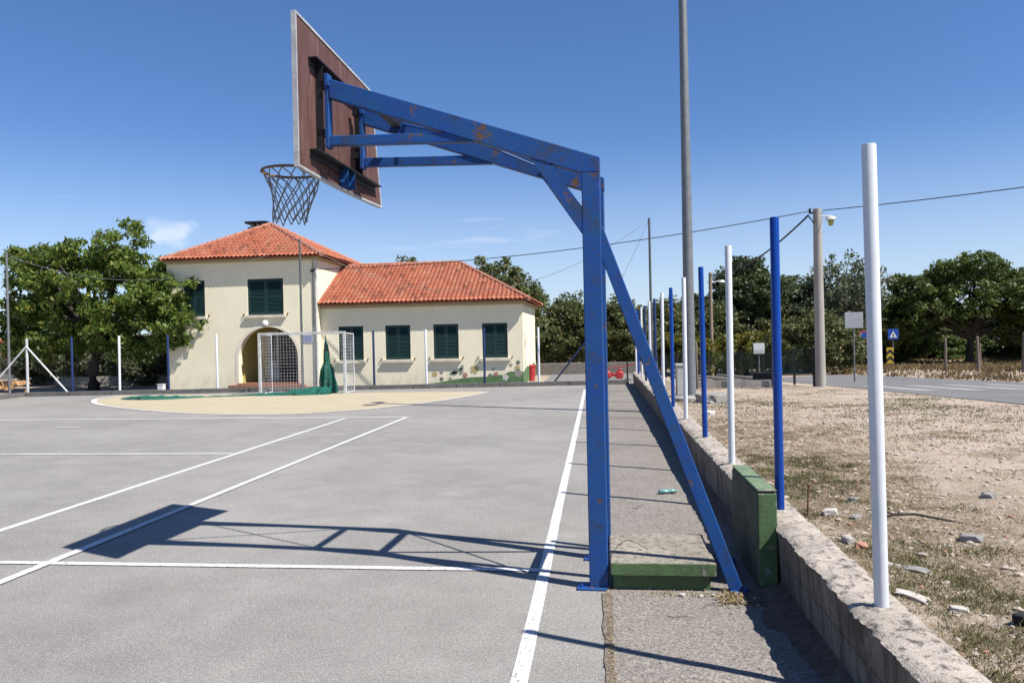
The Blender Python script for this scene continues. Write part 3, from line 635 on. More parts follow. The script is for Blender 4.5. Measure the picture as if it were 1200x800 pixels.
m = MB(); m.bar((0, y0, .72), (0, y1, .72), .05, .06, (0, 0, 1), .003); P_('cross_bar', m, 'blue')
m = MB(); m.bar((-.35, y0, 2.98), (-.35, y1, 2.98), .05, .05, (0, 0, 1), .003); P_('cross_bar', m, 'blue')
m = MB(); m.bar((-1.55, y0, 3.40), (-1.55, y1, 3.40), .05, .06, (0, 0, 1), .003); P_('cross_bar', m, 'dark')
m = MB(); m.bar((0, y0, 2.60), (0, y1, .74), .012, .035, (1, 0, 0)); P_('diagonal_brace', m, 'blue')
m = MB(); m.bar((.02, y0, .74), (.02, y1, 2.60), .012, .018, (1, 0, 0)); P_('diagonal_brace', m, 'blue')
m = MB(); m.tube((-.38, y0, 2.97), (-1.5, y1, 3.40), .009, n=8); P_('diagonal_brace', m, 'blue')
m = MB(); m.tube((-.38, y1, 2.98), (-1.5, y0, 3.41), .009, n=8); P_('diagonal_brace', m, 'blue')
# backboard, its centre at local y .515; the old sheet is a little twisted: its far upper corner leans towards the court
def twist(o):
    for v in o.data.vertices:
        u = (v.co.y-(BY-BW/2))/BW; w_ = (v.co.z-BZ0)/(BZ1-BZ0); v.co.x += (1-u)*(-.022) + u*(-.030-.075*w_) - .03*math.sin(PI*min(1, max(0, u)))*(1-w_)
    return o
BY, BW, BZ0, BZ1 = .480, 1.74, 2.872, 3.909
m = MB(); nb_ = 24
def warp(u): return -.012*(1-(2*u-1)**2)
def boardstrip(m, z0, z1, y0, y1, x0, x1, nu=12):
    for i in range(nu):
        u0, u1 = y0+(y1-y0)*i/nu, y0+(y1-y0)*(i+1)/nu
        m.prism([(x0, u0, z0), (x0, u1, z0), (x0, u1, z1), (x0, u0, z1)], (x1-x0, 0, 0))
m.span((BX-.045, BY-BW/2+.02, BZ0+.02), (BX-.021, BY+BW/2-.02, BZ1-.02)); bmesh.ops.subdivide_edges(m.bm, edges=m.bm.edges[:], cuts=7, use_grid_fill=True); bb = twist(P_('backboard', m, 'board'))
m = MB(); m.span((BX-.0215, BY-BW/2+.022, BZ0+.022), (BX-.0195, BY+BW/2-.022, BZ1-.022)); bmesh.ops.subdivide_edges(m.bm, edges=m.bm.edges[:], cuts=7, use_grid_fill=True); twist(P_('back_panel', m, 'board', bb))
m = MB(); m.span((BX-.0475, BY-BW/2+.022, BZ0+.022), (BX-.0453, BY+BW/2-.022, BZ1-.022)); bmesh.ops.subdivide_edges(m.bm, edges=m.bm.edges[:], cuts=7, use_grid_fill=True); twist(P_('front_panel', m, 'board_face', bb))
m = MB()
e = .017
m.span((BX-.048, BY-BW/2, BZ0), (BX-.014, BY-BW/2+e, BZ1)); m.span((BX-.048, BY+BW/2-e, BZ0), (BX-.014, BY+BW/2, BZ1))
m.span((BX-.047, BY-BW/2+e, BZ0), (BX-.013, BY+BW/2-e, BZ0+e)); m.span((BX-.047, BY-BW/2+e, BZ1-e), (BX-.013, BY+BW/2-e, BZ1)); bmesh.ops.subdivide_edges(m.bm, edges=[e_ for e_ in m.bm.edges if e_.calc_length() > .5], cuts=11, use_grid_fill=True); twist(P_('edge_trim', m, 'white_trim', bb))
# steel rails on the back of the board
for z, a, b in ((3.675, -.16, 1.18), (3.035, -.17, 1.22)):
    m = MB(); m.span((BX-.019, a, z-.006), (BX+.045, b, z+.004)); m.span((BX-.018, a, z-.05), (BX-.012, b, z-.0065)); twist(P_('board_rail', m, 'dark'))
for dy in (.0, FAR+.14):  # upright strips, coloured near-black for the shade beside the mounts
    m = MB(); m.span((BX-.0183, dy-.03, 3.046), (BX+.035, dy-.022, 3.668)); m.span((BX-.0182, dy-.0215, 3.046), (BX-.010, dy+.075, 3.668)); twist(P_('board_shade_upright', m, 'dark'))
for dy in (0.0, FAR):
    for z in (3.16, 3.50): m = MB(); m.span((BX-.05, dy-.03, z), (BX+.0075, dy+.03, z+.05)); P_('mount_block', m, 'dark')
# ring bracket, ring, net
m = MB(); m.span((BX-.018, .44, 2.89), (BX+.05, .45, 3.04)); m.span((BX-.018, .58, 2.89), (BX+.05, .59, 3.04)); m.span((BX-.0178, .4505, 2.90), (BX-.008, .5795, 3.03)); m.tube((BX+.0, .40, 2.93), (BX+.0, .63, 2.93), .012); twist(P_('ring_bracket', m, 'blue'))
RZ = 3.045; RC = Vector((BX-.045-.235-.225, .515, RZ))
m = MB(); n = 40
m.path([RC+Vector((.225*math.cos(a), .225*math.sin(a), 0)) for a in np.linspace(0, 2*PI, n+1)], .0105, 8)
for s in (-.07, .07):
    m.tube(RC+Vector((.205, s, 0)), (BX-.10, .515+s*1.4, RZ), .008); m.tube(RC+Vector((.20, s*1.6, 0)), (BX-.09, .515+s*1.2, RZ-.12), .007)
m.box((BX-.118, .515, RZ-.06), (.012, .25, .17), None, .002)
ring = P_('ring', m, 'ring', smooth=True, angle=50)
m = MB(); NL = 13
def netp(k, row):
    rad = [.222, .205, .180, .158, .143, .134, .130][row]; z = [0, -.055, -.125, -.20, -.27, -.335, -.40][row]
    a = 2*PI*(k+.5*(row % 2))/NL; sw = .02*math.sin(row*.8)
    return RC+Vector((rad*math.cos(a)+sw, rad*math.sin(a), z+.008*math.sin(k*2.3+row)))
for row in range(6):
    for k in range(NL):
        a = netp(k, row)
        for q in ((k, k-1) if row % 2 == 0 else (k, k+1)): m.tube(a, netp(q, row+1), .0046, n=5, cap=False)
P_('net', m, 'rope')

# ------------------------------------------------------------------ house
hs = empty('village_house', (-10.5, 28.5, 0), 'cream plastered house with red tiled roofs, green shutters and an arched doorway', 'house')
def H(name, mb, mat, parent=None, **k):
    o = mb.build(name, M[mat] if isinstance(mat, str) else mat, parent or hs, **k)
    if (parent or hs) is hs: o.location = -hs.location
    return o
def facade(y, x0, x1, z0, z1, holes, depth, m):
    bm = m.bm
    def loop(pts, yy): return [bm.verts.new((x, yy, z)) for x, z in pts]
    edges = []; outer = loop([(x0, z0), (x1, z0), (x1, z1), (x0, z1)], y)
    for i in range(4): edges.append(bm.edges.new((outer[i], outer[(i+1) % 4])))
    for hl, dp in holes:
        a = loop(hl, y); b = loop(hl, y+dp); n = len(hl)
        for i in range(n): edges.append(bm.edges.new((a[i], a[(i+1) % n])))
        for i in range(n): bm.faces.new((a[i], b[i], b[(i+1) % n], a[(i+1) % n]))
    bmesh.ops.triangle_fill(bm, use_beauty=True, use_dissolve=False, edges=edges, normal=(0, -1, 0))
rect = lambda x0, x1, z0, z1: [(x0, z0), (x1, z0), (x1, z1), (x0, z1)]
AX, AR, ASP = -12.48, 1.17, 1.16
arch = [(AX-AR, .14)] + [(AX-AR*math.cos(a), ASP+AR*.99*math.sin(a)) for a in np.linspace(0, PI, 25)] + [(AX+AR, .14)]
upw = [(-13.24, -11.83), (-16.35+.55, -14.95)]
TX0, TX1, TY0, TY1 = -16.47, -10.50, 28.5, 33.8
m = MB(); facade(TY0, TX0, TX1, -.1, 4.92, [(arch, .30)] + [(rect(a, b, 2.77, 4.14), .14) for a, b in upw], .1, m)
m.poly([(TX1, TY0, -.1), (TX1, TY1, -.1), (TX1, TY1, 4.92), (TX1, TY0, 4.92)]); m.poly([(TX0, TY0, -.1), (TX0, TY0, 4.92), (TX0, TY1, 4.92), (TX0, TY1, -.1)])
m.poly([(TX0, TY1, -.1), (TX0, TY1, 4.92), (TX1, TY1, 4.92), (TX1, TY1, -.1)]); H('wall', m, 'plaster')
WX0, WX1, WY0, WY1 = -10.497, -2.80, 28.8, 34.3
wins = [(-9.81, -8.85), (-8.0, -7.04), (-6.16, -5.21), (-4.32, -3.37)]
m = MB(); facade(WY0, WX0, WX1, -.1, 3.08, [(rect(a, b, .98, 2.27), .14) for a, b in wins], .1, m)
m.poly([(WX1, WY0, -.1), (WX1, WY1, -.1), (WX1, WY1, 3.08), (WX1, WY0, 3.08)]); m.poly([(WX0, WY1, -.1), (WX0, WY1, 3.08), (WX1, WY1, 3.08), (WX1, WY1, -.1)]); H('wall', m, 'plaster')
# cornices under the eaves
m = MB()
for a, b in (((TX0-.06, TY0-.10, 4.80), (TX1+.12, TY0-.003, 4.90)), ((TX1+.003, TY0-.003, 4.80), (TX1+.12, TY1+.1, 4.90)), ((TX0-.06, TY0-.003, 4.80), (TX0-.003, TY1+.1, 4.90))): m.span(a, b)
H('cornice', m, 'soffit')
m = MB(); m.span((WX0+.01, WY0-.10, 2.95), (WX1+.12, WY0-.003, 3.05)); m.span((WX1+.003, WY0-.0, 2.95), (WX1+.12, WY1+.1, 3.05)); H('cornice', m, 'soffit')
# porch
m = MB(); m.poly([(AX-AR-.02, TY0+.30, .14), (AX-AR-.02, TY0+1.7, .14), (AX-AR-.02, TY0+1.7, 2.45), (AX-AR-.02, TY0+.30, 2.45)]); m.poly([(AX-AR-.02, TY0+.30, 2.44), (AX+AR+.02, TY0+.30, 2.44), (AX+AR+.02, TY0+1.7, 2.44), (AX-AR-.02, TY0+1.7, 2.44)])
m.poly([(AX-AR-.02, TY0+1.69, .14), (AX+AR+.02, TY0+1.69, .14), (AX+AR+.02, TY0+1.69, 2.45), (AX-AR-.02, TY0+1.69, 2.45)]); m.poly([(AX+AR+.02, TY0+.30, .14), (AX+AR+.02, TY0+1.7, .14), (AX+AR+.02, TY0+1.7, 2.45), (AX+AR+.02, TY0+.30, 2.45)]); H('porch', m, 'plaster_y')
m = MB(); m.span((AX-AR-.3, TY0-.32, -.05), (AX+AR+.3, TY0+1.7, .13)); m.span((AX-AR-.05, TY0-.02, .131), (AX+AR+.05, TY0+1.7, .19)); H('door_step', m, 'brick')
m = MB(); inner = [(x, z) for x, z in arch]; outerp = [(AX+(x-AX)*1.10, .14 if i in (0, len(arch)-1) else ASP+(z-ASP)*1.10 if z > ASP else z) for i, (x, z) in enumerate(arch)]
for i in range(len(arch)-1):
    m.prism([(arch[i][0], TY0-.012, arch[i][1]), (arch[i+1][0], TY0-.012, arch[i+1][1]), (outerp[i+1][0], TY0-.012, outerp[i+1][1]), (outerp[i][0], TY0-.012, outerp[i][1])], (0, .010, 0))
H('arch_trim', m, 'trimcream')
YD = TY0+1.66
m = MB(); m.span((-13.22, YD-.03, .2), (-12.74, YD, 2.2)); dr = H('door', m, 'door_white')
m = MB(); m.span((-13.10, YD-.035, .95), (-12.86, YD-.031, 2.05)); H('pane', m, 'glass', dr)
m = MB(); m.tube((-12.79, YD-.06, 1.1), (-12.79, YD-.06, 1.22), .015); H('handle', m, 'galvdark', dr)
m = MB(); m.span((-12.68, YD-.028, .2), (-11.36, YD-.002, 2.15)); m.span((-12.72, YD-.05, .2), (-12.67, YD-.029, 2.2)); H('dark_door', m, 'dark')
# windows
def window(x0, x1, z0, z1, y):
    w = bpy.data.objects.new('window', None); w.location = (x0-hs.location.x, y-hs.location.y, z0); link(w, hs)
    W, Hh = x1-x0, z1-z0
    m = MB(); t_ = .035
    m.span((0, .03, 0), (t_, .10, Hh)); m.span((W-t_, .03, 0), (W, .10, Hh)); m.span((t_, .032, 0), (W-t_, .10, t_)); m.span((t_, .032, Hh-t_), (W-t_, .10, Hh)); m.span((0.0, .11, 0), (W, .125, Hh)); m.build('frame', M['shutter'], w)
    for s in (0, 1):
        a = t_+.004 + s*(W/2-t_); b = a + W/2-t_-.008
        m = MB(); f = .055
        m.span((a, .035, t_+.004), (a+f, .075, Hh-t_-.004)); m.span((b-f, .035, t_+.004), (b, .075, Hh-t_-.004))
        for zz in (t_+.004, Hh*.48, Hh-t_-.004-f): m.span((a+f, .037, zz), (b-f, .073, zz+f))
        zz = t_+.08
        while zz < Hh-t_-.06:
            m.box(((a+b)/2, .055, zz), (b-a-2*f, .008, .055), Matrix.Rotation(R(-35), 3, 'X')); zz += .05
        m.build('shutter', M['shutter'], w)
    m = MB(); m.span((-.10, -.11, -.11), (W+.10, .10, -.004), .006); m.build('sill', M['trimcream'], w)
    for xx in (-.16, W+.16):
        m = MB(); m.box((xx, -.03, .02), (.03, .05, .10), Matrix.Rotation(R(20), 3, 'Y')); m.build('shutter_stay', M['rust'], w)
    return w
for a, b in upw: window(a, b, 2.77, 4.14, TY0)
for a, b in wins: window(a, b, .98, 2.27, WY0)
# roofs
def roof_plane(o, u, v, pts, m, pitch=.17, row=.30):
    o, u, v = Vector(o), Vector(u).normalized(), Vector(v).normalized(); nrm = u.cross(v)
    if nrm.z < 0: nrm = -nrm
    umin, umax = min(p[0] for p in pts), max(p[0] for p in pts); vmin, vmax = min(p[1] for p in pts), max(p[1] for p in pts)
    us = np.arange(math.floor(umin/pitch)*pitch, umax+pitch, pitch/6)
    bm = bmesh.new(); uvl = bm.loops.layers.uv.new('UVMap'); rows = []
    k = 0
    while k*row < vmax+row:
        for fr, up_ in ((0.0, .042), (.98, .004)):
            vv = (k+fr)*row
            rows.append((vv, [bm.verts.new(o + u*uu + v*vv + nrm*(up_ + .050*(0.5+0.5*math.cos(2*PI*uu/pitch))**.8 + .006*math.sin(uu*3.1+vv*2))) for uu in us], (k+min(fr, .95))))
        k += 1
    for i in range(len(rows)-1):
        for j in range(len(us)-1):
            f = bm.faces.new((rows[i][1][j], rows[i][1][j+1], rows[i+1][1][j+1], rows[i+1][1][j])); f.smooth = True
            q = int(math.floor((us[j]+us[j+1])/2/pitch+.5))+.5; kk = math.floor(rows[i][2])+.5
            for lp in f.loops: lp[uvl].uv = (q+200, kk+200)
    cen = sum((o+u*p[0]+v*p[1] for p in pts), Vector())/len(pts); n = len(pts)
    for i in range(n):
        a = o+u*pts[i][0]+v*pts[i][1]; b = o+u*pts[(i+1) % n][0]+v*pts[(i+1) % n][1]
        pn = (b-a).cross(nrm).normalized()
        if pn.dot(cen-a) > 0: pn = -pn
        bmesh.ops.bisect_plane(bm, geom=bm.verts[:]+bm.edges[:]+bm.faces[:], plane_co=a, plane_no=pn, clear_outer=True)
    me = bpy.data.meshes.new('tmp'); bm.to_mesh(me); bm.free(); m.bm.from_mesh(me); bpy.data.meshes.remove(me)
    # slab beneath the tiles
    m.prism([o+u*p[0]+v*p[1]-nrm*.035 for p in pts], nrm*.03)
OV = .30
def hip(e0, e1, r0, r1, m):                    # one slope: eave corners e0,e1, upper points r0(,r1)
    e0, e1, r0 = Vector(e0), Vector(e1), Vector(r0); r1 = Vector(r1) if r1 else None
    u = (e1-e0).normalized(); top = r0; d = top-e0; v = (d-u*d.dot(u)).normalized()
    pts = [(0, 0), ((e1-e0).dot(u), 0)]
    if r1: pts.append(((r1-e0).dot(u), (r1-e0).dot(v)))
    pts.append(((r0-e0).dot(u), (r0-e0).dot(v)))
    roof_plane(e0, u, v, pts, m)
def ridge(a, b, m, r=.085):
    a, b = Vector(a), Vector(b); n = max(2, int((b-a).length/.36))
    for i in range(n):
        p, q = a.lerp(b, i/n), a.lerp(b, (i+1.06)/n); m.tube(p+Vector((0, 0, .03)), q+Vector((0, 0, .02)), r*1.08, r*.92, 10)
ez = 4.93
A = (TX0-.10, TY0-OV, ez); B = (TX1+OV, TY0-OV, ez); C_ = (TX1+OV, TY1+OV, ez); D = (TX0-.10, TY1+OV, ez); AP = ((TX0+TX1)/2+.10, (TY0+TY1)/2-.05, 6.58)
m = MB(); hip(A, B, AP, None, m); hip(B, C_, AP, None, m); hip(C_, D, AP, None, m); hip(D, A, AP, None, m); rf = H('roof', m, 'tile')
m = MB()
for p in (A, B, C_, D): ridge(p, AP, m)
H('ridge_cap', m, 'ridge', rf, smooth=True, angle=50)
m = MB(); m.span((-14.68, 31.75, 5.9), (-13.94, 32.35, 6.62)); m.span((-14.60, 31.85, 6.62), (-14.50, 32.25, 6.76)); m.span((-14.34, 31.85, 6.62), (-14.24, 32.25, 6.76)); m.span((-14.12, 31.85, 6.62), (-14.02, 32.25, 6.76)); chm = H('chimney', m, 'whitewash', rf)
m = MB(); m.span((-14.78, 31.68, 6.762), (-13.84, 32.42, 6.85)); H('chimney_cap', m, 'dark', chm)
wz = 3.10; RY = (WY0+WY1)/2; RZh = 4.80
A = (WX0+.005, WY0-OV, wz); B = (WX1+OV, WY0-OV, wz); C_ = (WX1+OV, WY1+OV, wz); D = (WX0+.005, WY1+OV, wz); r0 = (WX0+.005, RY, RZh); r1 = (-5.60, RY, RZh)
m = MB(); hip(A, B, r0, r1, m); hip(B, C_, r1, None, m); hip(C_, D, r1, r0, m); rf2 = H('roof', m, 'tile')
m = MB(); ridge(r0, r1, m); ridge(B, r1, m); ridge(C_, r1, m); H('ridge_cap', m, 'ridge', rf2, smooth=True, angle=50)
# pipes, lamp, plate, cable box
m = MB(); m.tube((-10.535, TY0-.05, 0), (-10.535, TY0-.05, 4.80), .038, n=12); H('drain_pipe', m, 'goalwhite', smooth=True, angle=50)
m = MB(); m.tube((-10.66, TY0-.02, 2.3), (-10.66, TY0-.02, 4.78), .010, n=8); m.box((-10.66, TY0-.05, 4.38), (.12, .09, .10)); H('cable_conduit', m, 'galvdark', smooth=True, angle=50)
m = MB(); m.lathe([(.03, 0), (.11, .03), (.13, .11), (.09, .2), (.02, .23)], (-12.50, TY0-.16, 2.34)); m.tube((-12.5, TY0, 2.53), (-12.5, TY0-.16, 2.56), .025); H('door_lamp', m, 'lampwhite', smooth=True, angle=50)
m = MB(); m.box((-10.92, TY0-.012, 1.84), (.44, .02, .28)); pl = H('wall_plate', m, 'plate')
m = MB()
for k in range(4): m.box((-10.92, TY0-.0235, 1.93-.058*k), (.36-.05*(k % 2), .002, .018))
H('plate_stripe', m, 'signblue', pl)
# mural of grass and flowers along the foot of the wing
m = MB(); yy = WY0-.004
top = [(-6.4, .06), (-6.0, .10), (-5.48, .19), (-5.0, .26), (-4.6, .28), (-4.19, .29), (-3.9, .36), (-3.55, .34), (-3.35, .46), (-3.0, .47), (-2.805, .45)]
for i in range(len(top)-1): m.poly([(top[i][0], yy, .0), (top[i+1][0], yy, .0), (top[i+1][0], yy, top[i+1][1]), (top[i][0], yy, top[i][1])])
xx = WX1+.004; st = [(28.8, .45), (30.3, .62), (31.6, .50), (33.2, .66), (34.25, .5)]
for i in range(len(st)-1): m.poly([(xx, st[i][0], .0), (xx, st[i+1][0], .0), (xx, st[i+1][0], st[i+1][1]), (xx, st[i][0], st[i][1])])
bmesh.ops.remove_doubles(m.bm, verts=m.bm.verts[:], dist=1e-4); mur = H('mural_grass', m, 'mural_green')
def flower(x, z, r, mt, n=5, petal=True):
    m = MB()
    for k in range(n):
        a = 2*PI*k/n; c = (x+r*.6*math.cos(a), z+r*.6*math.sin(a)); m.prism([(c[0]+r*.45*math.cos(b), yy-.004, c[1]+r*.45*math.sin(b)) for b in np.linspace(0, 2*PI, 9)[:-1]], (0, .002, 0))
    m.prism([(x+r*.4*math.cos(b), yy-.0065, z+r*.4*math.sin(b)) for b in np.linspace(0, 2*PI, 9)[:-1]], (0, .002, 0))
    m.build('mural_flower', M[mt], mur)
for x, z, r, mt in ((-4.63, .57, .17, 'mural_yellow'), (-6.14, .42, .11, 'mural_yellow'), (-5.88, .48, .07, 'mural_grey'), (-4.99, .36, .10, 'mural_red'), (-5.88, .23, .08, 'mural_dark'), (-3.83, .38, .09, 'mural_red'), (-4.05, .34, .07, 'mural_dark'), (-3.48, .25, .12, 'mural_white'), (-3.03, .60, .10, 'mural_yellow'), (-3.0, .80, .08, 'mural_dark'), (-3.27, .71, .06, 'mural_grey'), (-3.92, .56, .05, 'mural_grey'), (-5.55, .24, .06, 'mural_grey'), (-3.0, .40, .15, 'mural_grey')): flower(x, z, r, mt)
m = MB()
for a in ((-5.30, .52, .22, .5), (-5.12, .56, .20, 1.35), (-5.42, .44, .16, .05)):
    m.prism([(a[0]+a[2]*math.cos(b)*math.cos(a[3])-.07*math.sin(b)*math.sin(a[3]), yy-.004, a[1]+a[2]*math.cos(b)*math.sin(a[3])+.07*math.sin(b)*math.cos(a[3])) for b in np.linspace(0, 2*PI, 13)[:-1]], (0, .002, 0))
m.build('mural_leaf', M['mural_teal'], mur)
m = MB(); m.prism([(xx, 29.3, .5), (xx, 29.55, .5), (xx, 29.5, 1.9), (xx, 29.4, 2.0)], (.002, 0, 0)); m.prism([(xx, 29.52, 1.3), (xx, 30.2, 1.7), (xx, 30.2, 1.8), (xx, 29.52, 1.45)], (.002, 0, 0)); m.build('mural_trunk', M['mural_grey'], mur)

# ------------------------------------------------------------------ goal and green nets
g = empty('football_goal', (-9.71, 24.8, 0), 'white handball goal with white net standing on the yellow goal area', 'goal')
GW, GH_, GD = 1.445, 2.0, .95
for s in (-1, 1):
    m = MB(); m.span((s*GW-.04, -.04, 0), (s*GW+.04, .04, GH_-.041), .004); P_('goal_post', m, 'goalwhite', g)
    m = MB(); m.tube((s*GW, GD, 0), (s*GW, GD, GH_-.06), .02, n=8); P_('rear_post', m, 'goalwhite', g, smooth=True, angle=50)
    m = MB(); m.tube((s*GW, .041, GH_-.02), (s*GW, GD, GH_-.05), .022, n=8); P_('top_rail', m, 'goalwhite', g, smooth=True, angle=50)
    m = MB(); m.tube((s*GW, .041, .025), (s*GW, GD, .025), .022, n=8); P_('ground_rail', m, 'goalwhite', g, smooth=True, angle=50)
m = MB(); m.span((-GW-.04, -.04, GH_-.04), (GW+.04, .04, GH_+.04), .004); P_('crossbar', m, 'goalwhite', g)
m = MB(); sp = .105
def gridnet(m, o, u, v, lu, lv, sag):
    nu, nv = int(lu/sp), int(lv/sp); o, u, v = Vector(o), Vector(u), Vector(v); nrm = u.cross(v)
    f = lambda i, j: o+u*(lu*i/nu)+v*(lv*j/nv)+nrm*sag*math.sin(PI*i/nu)*math.sin(PI*j/nv)
    for i in range(0, nu+1): m.path([f(i, j) for j in range(0, nv+1, 3)]+[f(i, nv)], .0024, 4)
    for j in range(0, nv+1): m.path([f(i, j) for i in range(0, nu+1, 3)]+[f(nu, j)], .0024, 4)
gridnet(m, (-GW, GD, .03), (1, 0, 0), (0, 0, 1), 2*GW, GH_-.1, -.06)
for s in (-1, 1): gridnet(m, (s*GW, .04, .03), (0, 1, 0), (0, 0, 1), GD-.05, GH_-.1, .03*s)
gridnet(m, (-GW, .04, GH_-.03), (1, 0, 0), (0, 1, 0), 2*GW, GD-.05, .04)
P_('goal_net', m, 'net_white', g)
def heap(name, path, rads, hts, mat, seed, parent=None):
    n = 40; mm = MB(); pts = smooth([tuple(p) for p in path], 14); T = len(pts); rr = np.interp(np.linspace(0, 1, T), np.linspace(0, 1, len(rads)), rads); hh = np.interp(np.linspace(0, 1, T), np.linspace(0, 1, len(hts)), hts)
    rows = []
    for i, p in enumerate(pts):
        row = []
        for k in range(15):
            a = PI*k/14; s = Vector((0, -math.cos(a)*rr[i], math.sin(a)*hh[i])); q = Vector((p[0], p[1], 0.006))+s
            nz = mnoise.noise(Vector((q.x*4+seed, q.y*4, q.z*4)))*.6+mnoise.noise(Vector((q.x*13+seed, q.y*13, q.z*9)))*.6
            q += Vector((nz*.1, nz*rr[i]*.4, max(-.9, nz)*hh[i]*.8*math.sin(a))); q.z = max(.006, q.z); row.append(mm.bm.verts.new(q))
        rows.append(row)
    for i in range(T-1):
        for k in range(14): mm.bm.faces.new((rows[i][k], rows[i][k+1], rows[i+1][k+1], rows[i+1][k]))
    return mm.build(name, M[mat], parent, True)
nt = empty('green_net', (-9.0, 25.0, 0), 'dark green netting hung from the goal crossbar and trailing along the ground', 'net')
def NP(o): o.location = -nt.location; return o
NP(heap('ground_netting', [(-15.2, 23.6), (-14.4, 23.45), (-13.5, 23.5), (-12.6, 23.95), (-11.6, 24.3), (-10.4, 24.45), (-9.4, 24.6), (-8.7, 24.9)], [.10, .36, .30, .07, .08, .22, .34, .35], [.05, .10, .08, .035, .04, .09, .17, .24], 'netgreen', 3, nt))
mm = MB(); rows = []
zs = np.linspace(1.93, .02, 26)
for i, z in enumerate(zs):
    t_ = (1.93-z)/1.9; rad = np.interp(t_, [0, .10, .16, .30, .48, .60, .8, 1], [.010, .018, .05, .075, .085, .18, .22, .24]); cx = -8.95+.02*t_; cy = 24.95+.12*t_
    row = []
    for k in range(26):
        a = 2*PI*k/26; fold = 1+.35*math.sin(a*7+t_*2)+.25*mnoise.noise(Vector((math.cos(a)*2, math.sin(a)*2, z*2.5)))
        row.append(mm.bm.verts.new((cx+rad*fold*math.cos(a), cy+rad*.75*fold*math.sin(a), z)))
    rows.append(row)
for i in range(len(rows)-1):
    for k in range(26): mm.bm.faces.new((rows[i][k], rows[i][(k+1) % 26], rows[i+1][(k+1) % 26], rows[i+1][k]))
NP(mm.build('hanging_bundle', M['netgreen'], nt, True))
mm = MB(); rows = []
for i in range(15):
    row = []
    for k in range(15):
        u, v = i/14, k/14; x = -8.88+u*.78; z = np.interp(u, [0, .4, .75, 1], [1.45, .98, .80, .62])*(1-v)+v*np.interp(u, [0, .5, 1], [.75, .70, .52])
        row.append(mm.bm.verts.new((x, 25.0+.12*mnoise.noise(Vector((u*3, v*3, 1)))+.3*u, z)))
    rows.append(row)
for i in range(14):
    for k in range(14): mm.bm.faces.new((rows[i][k], rows[i+1][k], rows[i+1][k+1], rows[i][k+1]))
NP(mm.build('thin_drape', M['netthin'], nt, True))

# ------------------------------------------------------------------ tall poles, mast, wires
def tallpole(x, y, h, r, label, mat='galvdark', z0=.0):
    m = MB(); m.lathe([(r, -.1), (r*.8, h), (r*.3, h+.02)], (0, 0, 0), 12)
    o = m.build('net_pole', M[mat], None, True, 40); o.location = (x, y, z0); return tag(o, label, 'pole')
tallpole(-10.38, KERB(-10.3)+.11, 5.22, .045, 'tall thin grey pole on the kerb in front of the two storey house', 'galvdark', .1)
tallpole(-21.9, 27.0, 5.3, .05, 'tall thin grey pole at the left edge beside the walnut tree', 'galv', -.03)
tallpole(1.80, 27.6, 5.75, .05, 'tall thin dark pole carrying net ropes near the far end of the low wall', 'galvdark', 0)
mx_, my_ = 1.925, 17.2; mz = gh(mx_, my_)
ms = empty('light_mast', (mx_, my_, mz), 'very tall galvanised floodlight mast rising beyond the low wall out of the picture', 'light mast')
m = MB(); m.lathe([(.13, -.1), (.125, .1), (.10, 5), (.075, 11.6), (.03, 11.62)], (0, 0, 0), 20); P_('mast', m, 'galv', ms, smooth=True, angle=40)
m = MB(); m.lathe([(.42, -.2), (.40, .09), (.33, .13), (.15, .14)], (0, 0, 0), 14); P_('footing', m, 'concrete', ms)
m = MB(); m.bar((-.1, -.55, 11.5), (-.1, .55, 11.5), .07, .07, (1, 0, 0)); P_('lamp_bar', m, 'galv', ms)
for y in (-.4, .4):
    m = MB(); m.box((-.3, y, 11.45), (.30, .34, .14), Matrix.Rotation(R(-25), 3, 'Y'), .02); P_('floodlight', m, 'galvdark', ms)
m = MB(); m.span((-.2, -.2, 0), (.2, .2, .78), .008); m.span((-.22, -.22, .781), (.22, .22, .83), .008)
cb = m.build('switch_cabinet', M['cabinet']); cb.location = (2.02, 19.2, gh(2.02, 19.2)-.02); tag(cb, 'grey metal switch cabinet beside the foot of the floodlight mast', 'cabinet')
m = MB(); m.path([(0, 0, -.1), (0, 0, 1.35), (-.02, 0, 1.45), (-.10, 0, 1.47)], .035, 8); o = m.build('bent_pipe', M['post_wood'], None, True, 40); o.location = (2.95, 24.5, gh(2.95, 24.5)); tag(o, 'short grey pipe with a bent top right of the floodlight mast', 'pipe')
up_ = empty('utility_pole', (6.78, 25.2, gh(6.78, 25.2)), 'round concrete utility pole with a small lamp and wires, right of the green fence', 'utility pole')
m = MB(); m.lathe([(.165, -.3), (.16, .0), (.125, 5.5), (.05, 5.52)], (0, 0, 0), 18); P_('pole', m, 'pole_concrete', up_, smooth=True, angle=40)
m = MB(); m.bar((-.25, 0, 5.38), (.15, 0, 5.38), .05, .05); m.tube((-.22, 0, 5.40), (-.22, 0, 5.52), .035); m.tube((-.12, -.06, 5.05), (-.30, -.08, 5.30), .02); P_('bracket', m, 'dark', up_)
m = MB(); m.tube((.12, 0, 5.25), (.42, 0, 5.28), .022); m.lathe([(.10, 0), (.17, .03), (.13, .10), (.04, .13)], (.40, 0, 5.13)); lp = P_('lamp', m, 'lampwhite', up_, smooth=True, angle=40)
m = MB(); m.lathe([(.01, -.17), (.06, -.15), (.09, -.04), (.09, .0)], (.40, 0, 5.128)); P_('lamp_glass', m, 'lampyellow', lp, smooth=True)
u2 = empty('utility_pole', (6.25, 45, gh(6.25, 45)), 'thin weathered wooden utility pole with a street lamp farther away among the trees', 'utility pole')
m = MB(); m.lathe([(.13, -.2), (.12, 0), (.09, 5.85), (.03, 5.87)], (0, 0, 0), 12); P_('pole', m, 'pole_wood', u2, smooth=True, angle=40)
